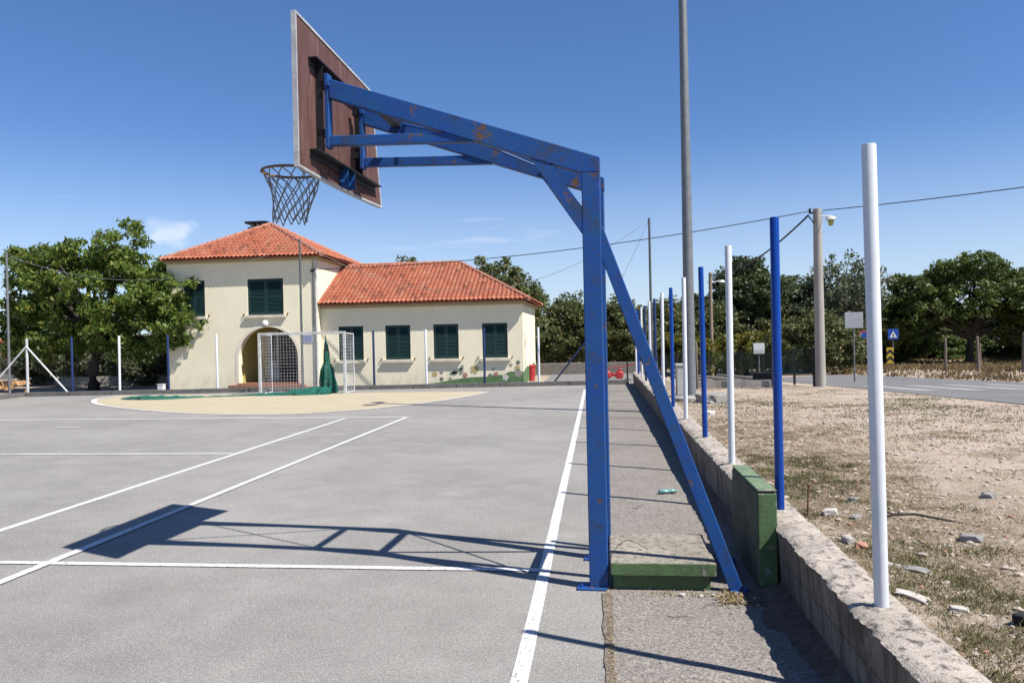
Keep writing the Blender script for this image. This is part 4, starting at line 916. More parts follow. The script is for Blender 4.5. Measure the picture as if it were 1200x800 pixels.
m = MB(); m.tube((.08, 0, 5.3), (.55, 0, 5.4), .03); m.lathe([(.05, 0), (.20, .02), (.14, .12), (.03, .15)], (.62, 0, 5.28)); P_('lamp', m, 'lampwhite', u2, smooth=True, angle=40)
def wire(name, a, b, sag, r, label, n=24, cat='cable', mat='wire'):
    a, b = Vector(a), Vector(b); pts = [a.lerp(b, i/n) - Vector((0, 0, sag*4*(i/n)*(1-i/n))) for i in range(n+1)]
    m = MB(); m.path(pts, r, 6); return tag(m.build(name, M[mat], None, True), label, cat)
wire('power_line', (6.6, 25.2, 5.44), (-10.62, 28.4, 4.42), .35, .014, 'black overhead wire from the utility pole across the wing roof to the house')
wire('power_line', (6.7, 45, 4.95) if False else (6.3, 45, 5.0), (6.5, 25.15, 5.3), .5, .03, 'thick black cable between the concrete and the wooden utility pole')
wire('power_line', (6.95, 25.2, 5.44), (18.1, 10.3, 5.15), .25, .014, 'black overhead wire leaving the concrete pole to the right')
wire('net_rope', (-21.9, 27.0, 5.2), (-10.38, KERB(-10.3)+.11, 5.25), 1.15, .008, 'thin sagging net rope strung across the walnut tree to the pole before the house', cat='rope', mat='rope')
wire('net_rope', (-10.38, KERB(-10.3)+.11, 5.25), (1.8, 27.6, 5.7), 2.1, .008, 'thin sagging net rope strung between the two tall poles', cat='rope', mat='rope')
wire('guy_rope', (1.8, 27.6, 5.7), (-.1, 27.75, 2.0), .1, .007, 'thin rope slanting from the tall dark pole top down to the corner post', 8, 'rope', 'rope')

# ------------------------------------------------------------------ right background: fence, signs, posts
fx0, fx1, fy0, fy1 = 2.9, 6.62, 25.3, 40
fn = empty('mesh_fence', (4.76, 25.3, gh(4.76, 25.3)), 'low dark green mesh fence on dark posts around a small bowling court', 'fence')
def FP(o): o.location = -fn.location; return o
def fz(y): return float(np.interp(y, [14, 25, 50], [.38, 0, -.9]))
fpos = [(fx0+(fx1-fx0)*i/3, fy0) for i in range(4)] + [(x, y) for x in (fx0, fx1) for y in (27.8, 30.3, 32.8, 35.3, 37.8, 40)] + [(4.1, 40), (5.4, 40)]
for x, y in fpos:
    m = MB(); m.span((x-.035, y-.035, fz(y)-.1), (x+.035, y+.035, fz(y)+1.22)); FP(m.build('post', M['dark'], fn))
m = MB()
for (xa, ya, xb, yb) in ((fx0, fy0-.045, fx1, fy0-.045), (fx0-.04, fy0, fx0-.04, fy1), (fx1+.04, fy0, fx1+.04, fy1), (fx0, fy1, fx1, fy1)):
    za, zb = fz(ya), fz(yb); m.prism([(xa, ya, za+.42), (xb, yb, zb+.42), (xb, yb, zb+1.18), (xa, ya, za+1.18)], (.006, .006, 0))
FP(m.build('screen', M['screen'], fn))
m = MB(); m.span((fx0+.1, fy0+.1, -.12), (5.35, fy0+.35, .20)); FP(m.build('plinth', M['concrete'], fn))
m = MB()
for x in (3.5, 4.4, 5.6): m.prism([(x, 26, fz(26)-.05), (x+.15, 26, fz(26)-.05), (x+.15, 39, fz(39)-.05), (x, 39, fz(39)-.05)], (0, 0, .30))
FP(m.build('court_board', M['concrete'], fn))
m = MB(); m.span((5.0, 26.5, -.1), (5.9, 26.6, .35)); m.span((5.0, 26.45, .36), (5.9, 26.9, .40)); FP(m.build('bench', M['dark'], fn))
def sign_rect(x, y, h0, w, hh, zc, label, mat='signback', name='traffic_sign'):
    r = empty(name, (x, y, gh(x, y)), label, 'sign'); m = MB(); m.tube((0, 0, -.1), (0, 0, h0), .03, n=8); P_('post', m, 'galv', r)
    m = MB(); m.box((0, -.045, zc), (w, .02, hh), None, .004); P_('plate', m, mat, r); return r
sign_rect(9.28, 30, 2.55, .64, .58, 2.27, 'blank rectangular traffic sign seen from behind at the roadside right of the concrete pole').children[1]['label'] = 'bare grey back of the sign'
s2 = sign_rect(5.33, 27.2, 1.42, .36, .36, 1.26, 'small white square sign on a thin post inside the green fence', 'lampwhite', 'small_sign')
s3 = sign_rect(17.75, 50, 2.35, .62, .62, 2.05, 'blue pedestrian crossing sign standing across the road', 'signblue')
m = MB(); m.prism([(-.22, -.062, 1.84), (.22, -.062, 1.84), (0, -.062, 2.25)], (0, .006, 0)); P_('triangle', m, 'lampwhite', s3)
m = MB(); m.tube((0, -.075, 2.06), (0, -.066, 2.06), .035, n=10); m.prism([(-.03, -.066, 1.95), (.03, -.066, 1.95), (.02, -.066, 2.03), (-.02, -.066, 2.03)], (0, .003, 0)); m.prism([(-.06, -.066, 1.87), (-.03, -.066, 1.87), (.02, -.066, 1.95), (-.02, -.066, 1.95)], (0, .003, 0)); m.prism([(.03, -.0665, 1.87), (.06, -.0665, 1.87), (.025, -.0665, 1.949), (-.005, -.0665, 1.949)], (0, .003, 0)); P_('walker', m, 'dark', s3)
s4 = empty('chevron_sign', (17.2, 49, gh(17.2, 49)), 'yellow sign with black chevrons low beside the road', 'sign')
m = MB(); m.tube((0, 0, -.1), (0, 0, 1.2), .03, n=8); P_('post', m, 'galv', s4)
m = MB(); m.box((0, -.045, .75), (.40, .02, .95), None, .004); P_('plate', m, 'signyellow', s4)
m = MB()
for z in (.35, .75): m.prism([(-.20, -.062, z), (0, -.062, z+.20), (.20, -.062, z), (.20, -.062, z+.19), (0, -.062, z+.39), (-.20, -.062, z+.19)], (0, .005, 0))
P_('chevron', m, 'dark', s4)
s5 = empty('round_sign', (15.4, 48, gh(15.4, 48)), 'round traffic sign on a thin dark post at the far side of the road', 'sign')
m = MB(); m.tube((0, 0, -.1), (0, 0, 2.2), .03, n=8); P_('post', m, 'dark', s5)
m = MB(); m.tube((0, -.05, 1.95), (0, -.035, 1.95), .3, n=24); pl = P_('plate', m, 'red_plastic', s5); m = MB(); m.tube((0, -.056, 1.95), (0, -.0505, 1.95), .21, n=24); P_('plate_centre', m, 'signblue', pl)
wp = None
for i, (x, y, lb) in enumerate(((15.2, 30.2, 'rightmost weathered wooden post in the dry grass beyond the road'), (15.2, 33.6, 'middle weathered wooden post in the dry grass beyond the road'), (15.2, 36.6, 'leftmost weathered wooden post in the dry grass beyond the road'), (17.5, 38.5, 'shorter wooden post set back behind the roadside posts'))):
    if wp is None:
        m = MB(); m.lathe([(.065, -.2), (.06, .7), (.05, 1.38), (.02, 1.41)], (0, 0, 0), 9); o = wp = m.build('wooden_post', M['post_wood'], None, True, 40)
    else: o = wp.copy(); col.objects.link(o)
    o.location = (x, y, gh(x, y)); o.rotation_euler = (R(1.5*math.sin(i*4)), R(2*math.sin(i*7+1)), i); tag(o, lb, 'post', 'wooden posts beyond the road')
    if i == 3: o.scale = (.8, .8, .85)
# end of the yard
m = MB(); m.span((-4.2, 36, -.2), (2.6, 36.25, .50), .02); tag(m.build('retaining_wall', M['blockwall']), 'low grey stone wall closing the yard beyond the court', 'wall')
b = empty('plastic_barrier', (.55, 31.6, -.03), 'red plastic barrier piece lying on the yard behind the hoop pole', 'barrier')
m = MB()
for x in (-.28, .22):
    m.box((x, .05*x, .17), (.30, .22, .30), Matrix.Rotation(x*1.2, 3, 'Y'), .04); m.box((x*1.1, .05*x, .36), (.16, .12, .10), Matrix.Rotation(-x, 3, 'Y'), .03)
m.box((-.02, 0, .18), (.35, .12, .14), None, .02); P_('body', m, 'red_plastic', b, smooth=True, angle=40)
m = MB(); m.path([(-.55, 0, .30), (-.1, 0, .46), (.5, 0, .52), (1.0, .0, .66)], .02, 6); P_('chain', m, 'red_plastic', b)
m = MB(); m.lathe([(.03, 0), (.03, .72), (.01, .74)], (0, 0, 0), 10); m.lathe([(.14, 0), (.13, .03), (.03, .05)], (0, 0, 0), 14); o = m.build('bollard', M['dark'], None, True, 40); o.location = (1.05, 30.6, -.012); tag(o, 'thin black post standing at the far end of the strip beside the low wall', 'bollard')
m = MB(); m.lathe([(.18, 0), (.22, .65), (.24, .66), (.24, .72), (.05, .76)], (0, 0, 0), 16); o = m.build('waste_bin', M['red_plastic'], None, True, 40); o.location = (-2.74, 31.2, -.012); o.scale = (.85, .85, .85); tag(o, 'red bin at the right corner of the house', 'bin')

# ------------------------------------------------------------------ left background
def cottage(x, y, w, d, hw, hr, label, z=0):
    r = empty('cottage', (x, y, z), label, 'house'); m = MB(); m.span((-w/2, 0, -1), (w/2, d, hw)); P_('wall', m, 'whitewash', r)
    m = MB(); o = .35; m.prism([(-w/2-o, -o, hw), (-w/2-o, d/2, hw+hr), (-w/2-o, d+o, hw), (-w/2-o, d+o, hw-.12), (-w/2-o, d/2, hw+hr-.12), (-w/2-o, -o, hw-.12)], (w+2*o, 0, 0)); P_('roof', m, 'orange_roof', r)
    for k in (-.28, .22): m = MB(); m.span((w*k-.45, -.02, hw-1.5), (w*k+.45, .0-.003, hw-.4)); P_('window', m, 'shutter', r)
    return r
cottage(-38.5, 44, 7, 6, 1.35, 1.3, 'white cottage with an orange roof at the far left behind the corner post', -.3)
cottage(-31.2, 47, 4.6, 6, 1.4, 1.2, 'small white cottage with an orange roof glimpsed behind the walnut tree', -.2)
cottage(-21.6, 45, 5.2, 6, 2.4, 1.2, 'cottage with an orange roof behind the left corner of the house', -.2)
m = MB(); m.span((-24, 32.5, -.1), (-16.9, 32.7, .38), .01); tag(m.build('garden_wall', M['concrete']), 'low pale garden wall under the walnut tree', 'wall')
fwp = empty('firewood_pile', (-22.15, 27.2, -.03), 'pile of split orange firewood at the left edge behind the corner post', 'firewood')
for i in range(22):
    rr = random.Random(i); x = -.9+1.8*rr.random(); lv = int(rr.random()*3); m = MB()
    a = rr.uniform(0, 3); c = Vector((x, rr.uniform(-.2, .2), .10+.16*lv)); d = Vector((math.cos(a)*.18, math.sin(a)*.18, rr.uniform(-.03, .05)))
    m.prism([c-d+Vector((0, 0, .09)), c-d+Vector((-.06*math.sin(a), .06*math.cos(a), -.05)), c-d+Vector((.07*math.sin(a), -.07*math.cos(a), -.05))], d*2); P_('log', m, 'firewood', fwp)
m = MB(); m.span((-.12, -.10, 0), (.12, .10, .22), .02); m.span((-.13, -.11, .221), (.13, .11, .25), .01); o = m.build('white_box', M['lampwhite']); o.location = (-16.55, 28.1, -.012); tag(o, 'small white box on the ground at the left corner of the house', 'box')

# ------------------------------------------------------------------ trees
def leaves(clumps, n_per, size, spread, droop=0.0):
    C = np.repeat(clumps, n_per, 0); n = len(C)
    off = rng.normal(size=(n, 3)); off *= (spread*rng.random((n, 1))**.6)/np.maximum(.2, np.linalg.norm(off, axis=1, keepdims=True))
    off[:, 2] *= .7; P0 = C+off
    d = rng.normal(size=(n, 3)); d[:, 2] -= droop; d /= np.linalg.norm(d, axis=1, keepdims=True)
    e = rng.normal(size=(n, 3)); e = np.cross(d, e); e /= np.linalg.norm(e, axis=1, keepdims=True)
    s = size*(.42+1.16*rng.random((n, 1)))
    V = np.stack([P0-d*s, P0+e*s*.42, P0+d*s, P0-e*s*.42], 1).reshape(-1, 3)
    return V, np.arange(4*n).reshape(n, 4)
def crown_pts(blobs, n, inner=.35):
    out = []; vol = np.array([b[3]*b[4]*b[5] for b in blobs])**.75; vol /= vol.sum()
    for b, w in zip(blobs, vol):
        k = max(3, int(n*w)); v = rng.normal(size=(k, 3)); v /= np.linalg.norm(v, axis=1, keepdims=True); r = inner+(1-inner)*rng.random((k, 1))**.5
        jag = 1+.22*(rng.random((k, 1))-.5); out.append(np.array(b[:3])+v*r*jag*np.array(b[3:6]))
    return np.concatenate(out)
def tree(loc, label, cat, name, blobs, nclump, nper, lsize, spread, leafmat, trunk, barkmat='bark', limbs=14, group=None, droop=0.0, inner=.35):
    root = empty(name, loc, label, cat, group)
    cp = crown_pts(blobs, nclump, inner); cp = cp[cp[:, 2] > .15]
    V, F = leaves(cp, nper, lsize, spread, droop); np_mesh('crown', V, F, M[leafmat], root)
    m = MB(); r0, ht, lean = trunk
    tp = [Vector((lean*(i/5)**1.4+.05*math.sin(i*2.1)*(i > 0), .05*math.cos(i*1.7)*(i > 0), -.15+(ht+.15)*i/5)) for i in range(6)]
    m.path(tp, [r0*(1.35 if i == 0 else 1-.09*i) for i in range(6)], 10)
    ids = rng.choice(len(cp), min(limbs, len(cp)), replace=False)
    for k in ids:
        q = Vector(cp[k]); a = tp[5] if rng.random() < .6 else tp[4]; mid = a.lerp(q, .5)+Vector((0, 0, .12*(q-a).length))+Vector(rng.normal(size=3))*.06*(q-a).length
        m.path([a, a.lerp(mid, .5)+Vector(rng.normal(size=3))*.03, mid, mid.lerp(q, .5), q], [r0*.5, r0*.38, r0*.26, r0*.16, r0*.06], 6)
    m.build('trunk', M[barkmat], root, True); return root
# the walnut in front of the house's left end: positions are relative to its foot
wl_ = tree((-19.95, 29.0, -.03), 'large spreading walnut tree with green and yellowing leaves at the left of the house', 'tree', 'walnut_tree',
     [(-.1, 0, 4.0, 2.6, 2.2, 2.0), (.9, .2, 5.6, 1.3, 1.2, 1.15), (-2.0, 0, 4.7, 1.5, 1.4, 1.1), (2.7, -.3, 3.6, 1.9, 1.6, 1.25), (3.8, -.6, 2.65, 1.2, 1.0, 1.0), (3.7, -.4, 3.7, 1.0, 1.0, .9), (-.9, -.5, 1.7, 1.5, 1.2, .55), (1.9, -.4, 1.55, 1.2, 1.0, .5), (-2.6, .2, 3.0, 1.3, 1.5, 1.2), (1.3, -.5, 2.2, 1.6, 1.3, .8), (-1.6, -.4, 2.3, 1.5, 1.3, .8), (4.2, -.5, 1.95, .55, .5, .35), (2.4, .2, 4.6, 1.2, 1.2, .8), (-.3, .1, 5.4, 1.3, 1.2, .8), (-2.9, 0, 5.3, .7, .6, .45), (-3.3, -.2, 2.2, .9, 1.0, .8), (3.2, -.6, 3.2, 1.5, 1.2, 1.0), (3.3, -.5, 1.9, .9, .8, .5)],
     640, 70, .098, .35, 'leaf_walnut', (.27, 1.9, .15), 'bark', 30, None, .6)
far = 'trees standing beyond the court and the road'
big = tree((24.3, 55, -.6), 'large broad dark green tree with a visible trunk at the right beyond the road', 'tree', 'oak_tree',
     [(0, 0, 4.6, 3.6, 3.2, 2.2), (-2.6, 0, 4.0, 2.2, 2.2, 1.7), (2.8, 0, 4.4, 2.3, 2.2, 1.8), (.4, 0, 6.2, 2.2, 2.0, 1.1), (-1.2, 0, 5.8, 1.4, 1.4, 1.0), (3.6, 0, 3.2, 1.6, 1.6, 1.2), (-3.6, .3, 3.0, 1.6, 1.6, 1.1), (-4.3, 0, 4.2, 1.4, 1.4, 1.1), (4.6, 0, 4.6, 1.5, 1.5, 1.3), (-3.3, 0, 5.3, 1.3, 1.3, .9), (-2.6, .8, 1.9, 2.0, 1.5, 1.1), (3.2, .8, 2.0, 1.9, 1.5, 1.1), (-4.6, .4, 2.4, 1.3, 1.2, 1.3)], 640, 76, .135, .5, 'leaf_oak', (.32, 2.0, .2), 'bark', 22, far)
airy = tree((14.7, 50, -.9), 'tall thin crowned grey tree with sky showing through, right of the concrete pole', 'tree', 'ash_tree',
     [(0, 0, 5.6, 2.3, 2.0, 1.9), (-1.6, 0, 4.9, 1.6, 1.5, 1.5), (1.5, 0, 5.2, 1.5, 1.5, 1.4), (0, 0, 3.4, 2.2, 1.8, 1.5)], 230, 34, .12, .5, 'leaf_olive', (.22, 2.4, .1), 'barkpale', 30, far)
dark = tree((9.0, 50, -.9), 'tall dark evergreen tree directly behind the green fence', 'tree', 'pine_tree',
     [(0, 0, 5.5, 1.8, 1.7, 1.7), (-1.0, 0, 4.4, 1.5, 1.5, 1.4), (1.1, .2, 4.9, 1.4, 1.4, 1.5), (.2, 0, 6.6, 1.0, 1.0, .75)], 280, 70, .11, .45, 'leaf_dark', (.2, 2.6, .1), 'bark', 14, far)
mix1 = tree((-1.6, 46, -.5), 'bushy grey green tree behind the yard, left of the hoop pole', 'tree', 'hedgerow_tree',
     [(0, 0, 2.6, 1.9, 1.6, 1.7), (-1.2, 0, 2.0, 1.3, 1.3, 1.5), (1.2, 0, 2.2, 1.4, 1.3, 1.6), (.1, 0, 4.0, 1.0, 1.0, .7)], 300, 70, .095, .45, 'leaf_mixed', (.14, 1.2, .1), 'barkpale', 18, far)
bh = tree((-5.6, 42, -.3), 'round green tree showing above the right end of the wing roof', 'tree', 'oak_tree',
     [(0, 0, 4.9, 1.6, 1.5, 1.5), (1.3, 0, 4.4, 1.2, 1.2, 1.0), (-1.0, 0, 4.6, 1.1, 1.1, 1.0), (.6, 0, 3.2, 1.7, 1.6, 1.2)], 240, 56, .11, .42, 'leaf_mixed', (.18, 2.4, .1), 'bark', 16, far)
ol = tree((29.0, 50, -.5), 'grey green olive tree at the right edge in front of the large dark tree', 'tree', 'olive_tree',
     [(0, 0, 3.3, 2.4, 2.0, 1.4), (-1.8, 0, 2.7, 1.5, 1.5, 1.1), (1.6, 0, 3.9, 1.6, 1.5, 1.2)], 300, 60, .10, .45, 'leaf_olive', (.2, 1.6, .1), 'bark', 14, far)
ys_ = tree((8.0, 47, -.9), 'low yellowing bush just behind the green fence', 'bush', 'yellow_bush',
     [(0, 0, 1.5, 1.9, 1.2, 1.3), (-1.4, 0, 1.2, 1.2, 1.0, 1.0), (1.5, 0, 1.6, 1.2, 1.0, 1.2)], 200, 64, .095, .38, 'leaf_yellow', (.07, .8, .05), 'bark', 10, far)
def again(src, loc, rz, sc, label, cat=None):
    c = copy_tree(src); c.location = loc; c.rotation_euler.z = rz; c.scale = sc if isinstance(sc, tuple) else (sc, sc, sc); c['label'] = label
    if cat: c['category'] = cat
    return c
again(mix1, (1.4, 47, -.6), 2.1, (1.05, 1.05, .98), 'bushy tree right of the hoop pole behind the red barrier')
again(mix1, (-4.0, 45, -.4), 4.0, (1.1, 1.1, 1.05), 'bushy tree at the right corner of the house beyond the yard')
again(mix1, (4.0, 49, -.8), 5.2, (1.15, 1.15, 1.0), 'bushy tree behind the slanting brace and the far wall posts')
again(dark, (6.2, 53, -.95), 1.3, (.95, .95, .72), 'dark tree behind the wooden utility pole')
again(dark, (12.2, 53, -.95), 2.6, (1.2, 1.2, .86), 'dark tree directly behind the concrete utility pole')
again(big, (18.6, 60, -.95), 2.2, (.85, .85, .82), 'dark green tree behind the nearest white post')
again(mix1, (12.2, 46.5, -.8), 3.3, (1.2, 1.0, .80), 'low dense bush left of the concrete utility pole', 'bush')
again(dark, (15.6, 55, -.95), 4.4, (1.25, 1.25, .62), 'dark low tree behind the thin crowned tree')
again(big, (33.5, 58, -.7), .7, (.9, .9, .85), 'dark green tree at the right edge of the picture')
again(mix1, (21.0, 58, -.9), .6, (1.2, 1.1, .62), 'bush beside the trunk of the large dark tree', 'bush')
again(bh, (-11.3, 46, -.4), 1.4, (.9, .9, 1.10), 'tree top peeping over the ridge of the wing roof')
again(ys_, (4.6, 46, -.7), 2.2, (1.1, 1, .95), 'low yellowish bush behind the floodlight mast', 'bush')
again(ol, (-19.6, 33.6, -1.15), 1.2, (.85, .7, .72), 'grey green olive bush behind the walnut trunk')
again(ol, (-23.4, 33.4, -1.15), 3.2, (.85, .7, .72), 'grey green olive bush behind the left corner post')
again(ol, (-17.2, 34.2, -1.0), 5.0, (.7, .6, .62), 'olive bush between the walnut trunk and the house'); again(ol, (-27.0, 35.0, -1.1), 2.2, (.9, .8, .75), 'olive bush at the far left above the firewood')
again(mix1, (-27.5, 38.0, -.05), 2.0, (1.3, 1.3, 1.0), 'bushy tree behind the cottages at the far left')
again(mix1, (24.5, 64, -.9), 3.9, (2.0, 1.2, .8), 'dense bush row piece behind the trunk of the large tree', 'bush')
again(big, (28.6, 67, -2.6), 1.1, (1.0, .8, .62), 'dark bush behind the right limb of the large oak', 'bush')
again(mix1, (31.5, 61, -.8), 4.4, (2.0, 1.4, .8), 'low green bush beyond the wooden posts near the right edge', 'bush')
again(big, (37.5, 63, -2.0), 5.1, (1.0, .9, .75), 'dark bush outside the right edge of the dry bank', 'bush')
again(mix1, (27.3, 70, -1.0), 5.0, (2.2, 1.2, .85), 'bush seen through the gap under the large oak crown', 'bush')
again(dark, (20.8, 66, -1.4), 3.5, (1.6, 1.2, .72), 'dark bush filling the gap left of the large oak trunk', 'bush')
again(mix1, (17.0, 57, -.9), 5.5, (1.5, 1.2, 1.12), 'olive green tree between the thin crowned tree and the nearest white post')
again(mix1, (10.6, 51, -.9), 1.5, (1.3, 1.1, 1.05), 'olive green tree left of the concrete utility pole')
again(mix1, (7.0, 48.5, -.9), 3.0, (1.1, 1.0, .95), 'olive green tree right of the wooden utility pole')
# distant woodland closing the view
Vs = []; Fs = []; o_ = 0
for k in range(26):
    x = -60+5.4*k+rng.normal()*1.0; y = 72+rng.normal()*4 + (10 if x < -14 else 0); hgt = 4.2+1.6*rng.random()
    cp = crown_pts([(x, y, .2+hgt*.35, 3.6, 2, hgt*.5), (x+1.5, y, hgt*.55, 2.2, 1.6, hgt*.42)], 46, .3); V, F = leaves(cp, 22, .38, .9); Vs.append(V); Fs.append(F+o_); o_ += len(V)
far_wood = np_mesh('far_woodland', np.concatenate(Vs)-np.array([0, 0, .9]), np.concatenate(Fs), M['leaf_dark']); tag(far_wood, kind='stuff')

# ------------------------------------------------------------------ grass, gravel, stones
def blades(n, xr, yr, hmin, hmax, mask, mat, name, width=.004, lean=.5, tuft=7, tr=.05, dens=None):
    k = n//tuft; x = rng.uniform(*xr, k*3); y = rng.uniform(yr[0]**.5, yr[1]**.5, k*3)**2
    keep = mask(x, y); x, y = x[keep][:k], y[keep][:k]; k = len(x)
    X = np.repeat(x, tuft)+rng.normal(size=k*tuft)*tr; Y = np.repeat(y, tuft)+rng.normal(size=k*tuft)*tr; ok = X > 1.40; X, Y = X[ok], Y[ok]; N = len(X)
    Z = field_h(X, Y)-.004; h = rng.uniform(hmin, hmax, N)*rng.uniform(.5, 1, N); a = rng.uniform(0, 2*PI, N); l = rng.uniform(.05, 1, N)*lean*h; b = rng.uniform(0, 2*PI, N)
    wx, wy = np.cos(b)*width*(1+Y*.12), np.sin(b)*width*(1+Y*.12); lx, ly = np.cos(a)*l, np.sin(a)*l
    V = np.stack([np.stack([X-wx, Y-wy, Z], -1), np.stack([X+wx, Y+wy, Z], -1), np.stack([X+lx*.4+wx*.7, Y+ly*.4+wy*.7, Z+h*.62], -1), np.stack([X+lx, Y+ly, Z+h], -1), np.stack([X+lx*.4-wx*.7, Y+ly*.4-wy*.7, Z+h*.62], -1)], 1).reshape(-1, 3)
    return tag(np_mesh(name, V, np.arange(5*N).reshape(N, 5), M[mat]), kind='stuff')
nearwall = lambda x, y: np.exp(-((x-1.7)/1.1)**2)
blades(60000, (1.42, 5.2), (2.2, 12), .006, .030, lambda x, y: (fbm(x*1.6, y*1.6, 71)*.8 + .30*nearwall(x, y)) > .54, 'grass_dry', 'dry_grass', .0013, 3.0, 14, .05)
blades(24000, (1.42, 3.4), (2.2, 9), .010, .050, lambda x, y: (fbm(x*2.3, y*2.3, 77)*.8 + .36*nearwall(x, y)) > .74, 'grass_green', 'green_grass', .0014, 1.3, 40, .045)
blades(9000, (1.45, 7), (11, 25), .012, .04, lambda x, y: fbm(x*.7, y*.45, 81) > .60, 'grass_green', 'green_grass', .003, 2.0, 14, .12)
blades(9000, (1.45, 7), (9, 25), .012, .04, lambda x, y: fbm(x*.8, y*.5, 85)+.15*nearwall(x, y) > .56, 'grass_dry', 'dry_grass', .003, 2.4, 12, .12)
blades(46000, (13.7, 42), (24, 70), .08, .30, lambda x, y: fbm(x*.4, y*.3, 91) > .36, 'grass_bank', 'bank_grass', .006, 1.1, 12, .28)
# loose gravel: one scatter
def gravel(n, xr, yr, smin, smax, mat, name, seed, zf=field_h):
    ico = bmesh.new(); bmesh.ops.create_icosphere(ico, subdivisions=1, radius=1.0); bv = np.array([v.co[:] for v in ico.verts]); bf = np.array([[v.index for v in f.verts] for f in ico.faces]); ico.free()
    r = np.random.default_rng(seed); x = r.uniform(*xr, n); y = r.uniform(yr[0]**.5, yr[1]**.5, n)**2; s = smin+(smax-smin)*r.random(n)**4
    s = s*(1+.05*y); Vs = bv[None]*(1+.5*(r.random((n, len(bv), 1))-.5))*s[:, None, None]*np.stack([r.uniform(.7, 1.5, n), r.uniform(.6, 1.2, n), r.uniform(.3, .7, n)], -1)[:, None, :]
    a = r.uniform(0, 6.28, n); ca, sa = np.cos(a)[:, None], np.sin(a)[:, None]; X = Vs[..., 0]*ca-Vs[..., 1]*sa; Y = Vs[..., 0]*sa+Vs[..., 1]*ca
    V = np.stack([X+x[:, None], Y+y[:, None], Vs[..., 2]+(zf(x, y)+s*.12)[:, None]], -1).reshape(-1, 3); F = (bf[None]+(np.arange(n)*len(bv))[:, None, None]).reshape(-1, 3)
    return tag(np_mesh(name, V, F, M[mat]), kind='stuff')
gravel(6000, (1.42, 7), (2.4, 14), .003, .020, 'pebble', 'gravel', 5); gravel(5000, (1.42, 7), (2.4, 16), .003, .022, 'pebble', 'gravel', 6); gravel(1400, (1.42, 7), (3, 14), .003, .018, 'rubble_brick', 'gravel', 9)
flat = lambda x, y: 0*x+.006
gravel(130, (.05, 1.0), (3.0, 5.2), .003, .011, 'rubble_grey', 'grit', 15, flat)
# stones and litter one can tell apart
def stone(x, y, s, mat, label, seed, name='stone', cat='stone', z=None, sub=2):
    m = MB(); m.rock((0, 0, 0), s, seed, sub=sub); o = m.build(name, M[mat]); o.location = (x, y, (gh(x, y) if z is None else z)+s[2]*.25); o.rotation_euler = (random.uniform(-.15, .15), random.uniform(-.15, .15), seed*1.7)
    return tag(o, label, cat)
stone(1.62, 5.85, (.075, .05, .05), 'rubble_white', 'pale stone lump beside the rusty rod', 1)
stone(1.78, 5.80, (.06, .04, .03), 'rubble_grey', 'flat grey stone next to the pale lump beside the rusty rod', 2)
stone(2.30, 5.22, (.09, .06, .045), 'rubble_grey', 'grey angular stone right of the nearest white post', 3)
stone(1.56, 4.98, (.05, .045, .035), 'rubble_brick', 'salmon coloured broken brick piece left of the nearest white post', 4, 'brick_piece', 'brick')
stone(1.52, 5.10, (.06, .04, .035), 'rubble_white', 'pale rubble piece touching the broken brick', 5)
stone(1.50, 4.03, (.11, .06, .018), 'rubble_white', 'flat pale stone slab just right of the foot of the nearest white post', 6)
stone(1.66, 3.90, (.055, .035, .022), 'rubble_white', 'small cream stone lying right of the flat slab', 7)
stone(1.72, 4.62, (.12, .06, .016), 'rubble_grey', 'long flat grey stone behind the nearest white post', 8)
stone(1.60, 4.75, (.09, .05, .015), 'rubble_white', 'thin pale stone flake behind the nearest white post', 9)
stone(2.65, 4.90, (.05, .04, .03), 'rubble_white', 'small pale stone near the right edge of the lot', 10)
stone(1.92, 6.30, (.06, .04, .03), 'rubble_grey', 'grey stone at the foot of the dry branch', 11)
stone(3.0, 6.5, (.07, .05, .04), 'rubble_grey', 'rounded grey stone out in the middle of the bare lot', 12)
stone(2.15, 15.9, (.36, .30, .20), 'rubble_grey', 'big grey concrete lump at the foot of the floodlight mast', 13, 'rubble_lump', 'rubble', None, 3)
stone(1.75, 13.0, (.16, .12, .10), 'rubble_white', 'pale rubble lump behind the third white post', 14)
stone(.62, 5.16, (.022, .018, .014), 'rubble_white', 'small white pebble in front of the green painted platform', 15, 'pebble', 'pebble', .006)
stone(.70, 5.18, (.016, .014, .012), 'rubble_white', 'smaller pebble at the right end of the platform front', 16, 'pebble', 'pebble', .006)
stone(.50, 5.17, (.028, .022, .018), 'rubble_white', 'largest white pebble in front of the green painted platform', 17, 'pebble', 'pebble', .006)
m = MB(); m.tube((0, 0, -.1), (0, .01, .22), .007, n=8); m.box((0, .01, .225), (.022, .022, .014)); o = m.build('iron_rod', M['rust']); o.location = (1.47, 5.86, gh(1.47, 5.86)); o.rotation_euler = (0, R(3), 0); tag(o, 'thin rusty iron rod sticking up beside the low wall', 'rod')
m = MB(); m.path([(0, 0, .02), (.10, .02, .04), (.22, -.01, .05), (.36, -.05, .03), (.50, -.12, .012)], [.008, .009, .010, .009, .005], 6); m.path([(.10, .02, .04), (.02, .10, .06), (-.05, .14, .04)], [.006, .005, .003], 6)
o = m.build('dry_branch', M['bark'], None, True); o.location = (1.95, 5.78, gh(2.1, 5.75)); tag(o, 'dry bent branch lying on the lot behind the nearest white post', 'branch')
r_ = empty('black_rag', (1.86, 3.70, gh(1.86, 3.70)), 'crumpled black rag with a yellow and white tag near the right edge', 'rag')
m = MB(); m.rock((0, 0, .02), (.075, .045, .04), 23, sub=3); P_('cloth', m, 'cloth_black', r_, smooth=True); m = MB(); m.box((.085, -.03, .02), (.035, .03, .008), Matrix.Rotation(.5, 3, 'Y')); P_('paper_tag', m, 'signyellow', r_)
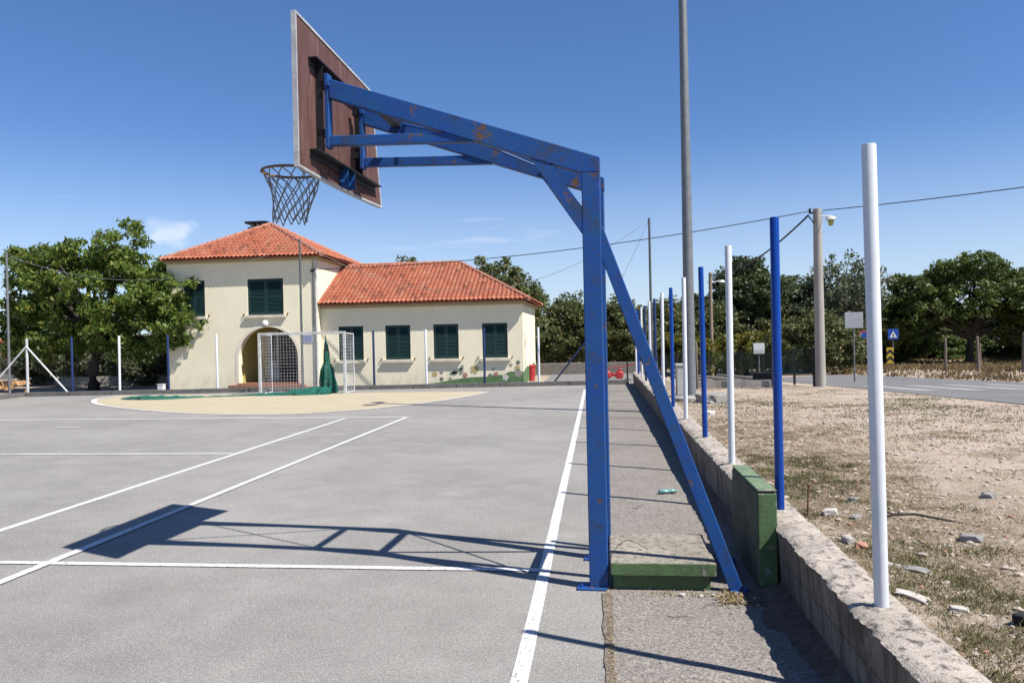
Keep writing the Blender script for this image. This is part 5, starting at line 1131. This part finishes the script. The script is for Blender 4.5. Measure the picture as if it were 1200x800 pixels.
m = MB(); m.lathe([(.004, -.10), (.031, -.095), (.033, -.03), (.029, 0), (.033, .03), (.033, .07), (.012, .10), (.013, .115)], (0, 0, 0), 14)
for v in m.bm.verts: v.co.x *= .75+.25*mnoise.noise(v.co*25); v.co.y *= 1+.2*mnoise.noise(v.co*18)
bt = m.build('plastic_bottle', M['teal'], None, True); bt.rotation_euler = (0, R(90), R(12)); bt.location = (.69, 8.5, .032); tag(bt, 'crushed teal plastic bottle lying on the strip behind the platform', 'bottle')
m = MB(); m.path([(0, 0, 0), (.04, .05, .05), (.10, .03, .09), (.17, .06, .06), (.24, .02, .03)], .0025, 5); o = m.build('loose_wire', M['wire'], None, True); o.location = (.06, 5.40, .21); tag(o, 'loose bent black wire on the platform beside the hoop pole', 'wire')
for i, (x, y, lb) in enumerate(((.36, 4.75, 'thin dry twig on the strip in front of the platform'), (.60, 4.95, 'curled dry twig near the right end of the platform front'), (.30, 7.7, 'small dry twig on the strip behind the platform'))):
    m = MB(); rr = random.Random(i); pts = [Vector((.04*k, rr.uniform(-.02, .02), .010+.008*rr.random())) for k in range(5)]; m.path(pts, .0022, 5); o = m.build('twig', M['bark'], None, True); o.location = (x, y, .004); o.rotation_euler.z = i*.5; tag(o, lb, 'twig')
# dead leaves collected in the corner at the foot of the green block
def litter(n, cx, cy, sx, sy, z, mat, name, size):
    P0 = np.stack([rng.normal(cx, sx, n), rng.normal(cy, sy, n), z+.012*rng.random(n)], -1); d = rng.normal(size=(n, 3)); d[:, 2] *= .35; d /= np.linalg.norm(d, axis=1, keepdims=True); e = np.cross(d, rng.normal(size=(n, 3))*np.array([.3, .3, 1])); e /= np.linalg.norm(e, axis=1, keepdims=True); s = size*(.5+rng.random((n, 1)))
    V = np.stack([P0-d*s, P0+e*s*.5, P0+d*s, P0-e*s*.5], 1).reshape(-1, 3); tag(np_mesh(name, V, np.arange(4*n).reshape(n, 4), M[mat]), kind='stuff')
litter(420, .84, 5.12, .07, .07, .012, 'grass_dry', 'dead_leaves', .013); litter(900, .03, 4.1, .016, .8, .008, 'grass_dry', 'dead_leaves', .006); litter(160, .5, 5.2, .2, .035, .01, 'grass_dry', 'dead_leaves', .008)
